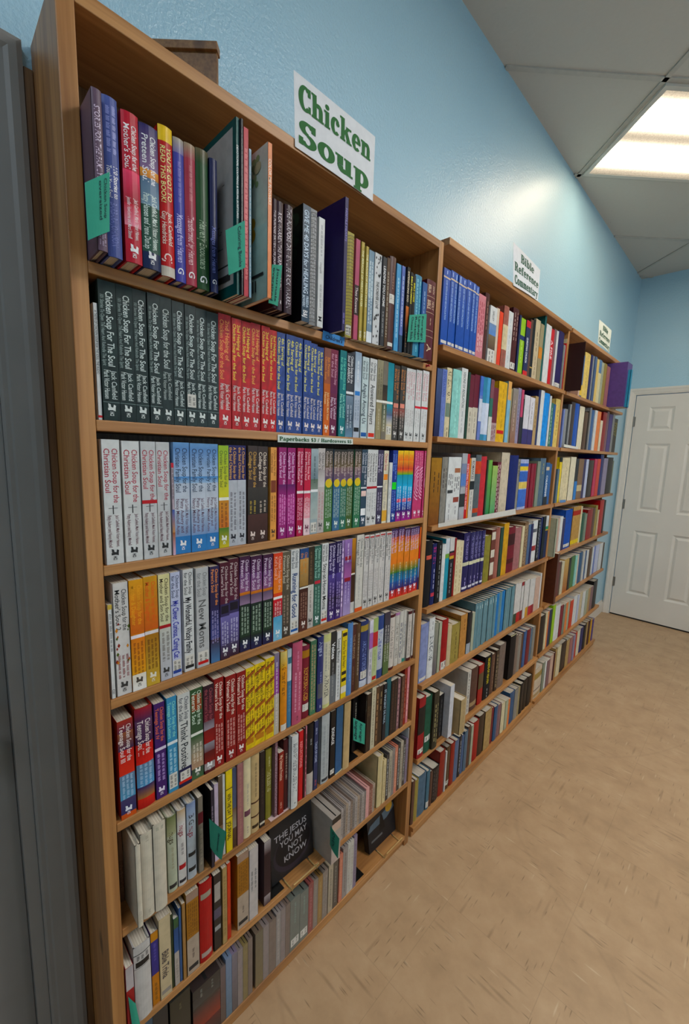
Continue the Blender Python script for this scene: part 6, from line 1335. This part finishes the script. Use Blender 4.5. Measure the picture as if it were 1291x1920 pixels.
sheet('paper_note', [(0.203, 0.7385, 0.4095), (0.249, 0.7289, 0.4095), (0.2482, 0.7265, 0.3482), (0.203, 0.7388, 0.3482)], '339a80', ['DVDs'], 'green paper note sticking out from the thick white audiobook case', 'note', 'green paper notes on the shelves', False, '14303a', 0.002, rot=1, area=(.3, .8, .1, .8))
sheet('paper_note', [(0.1735, 0.2097, 0.3624), (0.1735, 0.2226, 0.3319), (0.1735, 0.2299, 0.2687), (0.1735, 0.2147, 0.2764)], '339a80', [], 'green paper note at the foot of the red and white book', 'note', 'green paper notes on the shelves', False, '14303a', 0.002, rot=1, area=(.12, .9, .08, .92))
sheet('tape_label', [(0.1685, 0.6984, 1.7459), (0.1685, 0.7717, 1.7447), (0.1685, 0.769, 1.7234), (0.1685, 0.6958, 1.7243)], '4088c8', ["Children's"], 'blue tape label with handwriting stuck to the front of the top shelf', 'label', None, False, '203858', 0.0, rot=0, area=(.12, .9, .08, .92))
sheet('tape_label', [(0.1715, 2.4679, 1.5425), (0.1715, 2.7165, 1.5352), (0.1715, 2.7187, 1.5218), (0.1715, 2.4704, 1.5275)], 'd8d4c8', [], 'white tape label on a shelf edge of the far bookcase', 'label', None, False, '14303a', 0.0, rot=0, area=(.12, .9, .08, .92))
sheet('tape_label', [(0.1715, 2.4974, 1.2347), (0.1715, 2.5942, 1.2318), (0.1715, 2.5989, 1.2173), (0.1715, 2.5021, 1.2193)], '5884b8', [], 'blue tape label on a shelf edge of the far bookcase', 'label', None, False, '14303a', 0.0, rot=0, area=(.12, .9, .08, .92))
sheet('label_strip', [(0.1735, 1.2522, 1.2249), (0.1735, 1.8951, 1.2307), (0.1735, 1.907, 1.204), (0.1735, 1.2537, 1.2117)], 'c8c4bc', [], 'long translucent white plastic label strip on a middle bookcase shelf edge', 'label', None, False, '14303a', 0.0, rot=0, area=(.12, .9, .08, .92))

# display books on wire easels, bookends, loose pieces
def easel_book(name, O, W, H, tilt, label, art, cat='book'):
    root = empty(name, O, label, cat); root.rotation_euler = (0, -tilt, 0)
    c = MB(); c.box(-.022, -W/2, 0, -.020, W/2, H, (.01, .01, .012)); c.box(-.002, -W/2, 0, 0, W/2, H, (.012, .012, .014)); c.box(-.022, -W/2, 0, 0, -W/2+.002, H, (.01, .01, .012))
    l = [0]
    def P(u, v): return (.0003+l[0]*.00004, -W/2+u*W, H*(1-v))
    def poly(pts, col): l[0] += 1; c.quad([P(*p) for p in pts][::-1] if 0 else [P(*p) for p in pts], lin(col) if isinstance(col, str) else col)
    art(poly, P, l, c); c.build('cover', M['cover'], root)
    p = MB(); p.box(-.0198, -W/2+.0022, .002, -.0022, W/2-.001, H-.002); p.build('page_block', M['paper'], root); return root
def art_jesus(poly, P, l, c):
    poly([(.5+.44*math.cos(2*PI*i/28), .66+.30*math.sin(2*PI*i/28)) for i in range(28)], '2c2430')
    poly([(.52+.41*math.cos(2*PI*i/28), .62+.27*math.sin(2*PI*i/28)) for i in range(28)], '0c0a10')
    l[0] += 1
    for i, (s, a, b) in enumerate((('THE JESUS', .1, .86), ('YOU MAY', .22, .86), ('NOT', .4, .74), ('KNOW', .3, .84))):
        wd = glyphs(s)[2]; su = (b-a)/wd
        put_text(c, s, lambda x, y, a=a, su=su, i=i: P(a+x*su, .40+i*.13-y*.13), lin('a8a4a8'))
def art_dark(poly, P, l, c):
    poly([(0, 0), (0, .45), (1, .45), (1, 0)], '2c2624'); poly([(0, .45), (0, 1), (1, 1), (1, .45)], '1a1a1e')
    poly([(.1, .5), (.0, .62), (.7, .6), (1, .5), (.95, .4)], '50606c'); poly([(.3, .1), (.25, .2), (.9, .2), (.95, .08)], '6a4030')
    poly([(.8+.13*math.cos(2*PI*i/18), .42+.1*math.sin(2*PI*i/18)) for i in range(18)], 'b88828')
    poly([(.45, .5), (.4, .75), (.62, .75), (.55, .5), (.52, .44), (.48, .44)], '08080a')
    poly([(.1, .8), (.1, .84), (.5, .84), (.5, .8)], '606060'); poly([(.55, .05), (.55, .12), (.9, .12), (.9, .02)], '3a6880')
def easel(O, W, label):
    root = empty('book_easel', O, label, 'book stand', 'wire book stands')
    s = MB(); s.tube([(.004, -W/2, .002), (.040, -W/2, .002), (.046, -W/2, .024), (.046, W/2, .024), (.040, W/2, .002), (.004, W/2, .002)], .0017, 6)
    s.build('front_wire', M['brass'], root)
    s = MB(); s.tube([(.004, -W/2, .002), (-.045, -W/2, .002), (-.062, -W/4, .11), (-.062, W/4, .11), (-.045, W/2, .002), (.004, W/2, .002)], .0014, 6); s.build('rear_support', M['wire'], root); return root
easel_book('displayed_book', (.138, .660, .2765), .150, .190, .10, 'black book with circular picture displayed face out on low shelf', art_jesus)
easel((.140, .668, .2705), .09, 'brass wire stand holding the black book with circular picture')
easel_book('displayed_book', (.130, 1.085, .0525), .150, .186, .16, 'dark picture book with yellow disc displayed face out on bottom shelf', art_dark)
easel((.133, 1.09, .0455), .09, 'brass wire stand holding the dark picture book with yellow disc')
def bookend(O, label):
    b = MB(); b.box(-.10, 0, .0, .014, .0012, .115); b.box(-.10, .0012, .0, .014, .045, .0012)
    o = b.build('bookend', M['black'], None, (0, 0, 0)); o.location = O; return tag(o, label, 'bookend', 'black metal bookends')
bookend((.145, .851, .5160), 'black metal bookend beside the large cream hardcover')
bookend((.145, .5665, .2705), 'black metal bookend behind the dark maroon book on the low shelf')
bookend((.145, .9045, .0455), 'black metal bookend on the bottom shelf beside the disc cases')
def strip(pts, wd, col, label, name='paper_strip'):
    P = [Vector(p) for p in pts]; O = P[0]; b = MB()
    for i in range(len(P)-1):
        q = [P[i], P[i+1], P[i+1]+Vector((wd, 0, 0)), P[i]+Vector((wd, 0, 0))]; b.prism([v-O for v in q], (0, 0, .0004), lin(col))
    o = b.build(name, M['card']); o.location = O; return tag(o, label, 'paper')
strip([(.150, .560, .5165), (.150, .60, .5163), (.150, .645, .5163)], .016, 'd8b8b4', 'pale pink paper strip sticking out under the books on a low shelf')
strip([(.142, .790, .5163), (.142, .815, .5185), (.142, .835, .524)], .024, 'd8c898', 'curled cream paper strip on the shelf edge beside the steel blue book')
pb = MB(); pb.lathe([(0, .0045), (.002, .0045), (.003, .0025), (.008, .0025), (.009, .004), (.011, .004)], (0, 0, 0), (1, 0, 0), 12)
po = pb.build('push_pin', M['pin'], smooth=True); po.location = (.1672, 1.135, 1.736); tag(po, 'small red push pin in the end of the top shelf edge', 'pin')

# wooden tray standing on top of the near bookcase, turned towards the room
tr = empty('wooden_tray', (.078, .395, 2.1115), 'dark stained shallow wooden tray standing on top of the near bookcase', 'tray'); tr.rotation_euler = (0, 0, math.radians(45))
b = MB(); b.box(-.085, .004, 0, .075, .014, .096); b.build('front_board', M['wood_dark'], tr, bevel=.001)
b = MB(); b.box(-.087, -.002, .084, .077, .018, .098); b.build('top_rim', M['wood_dark'], tr, bevel=.001)
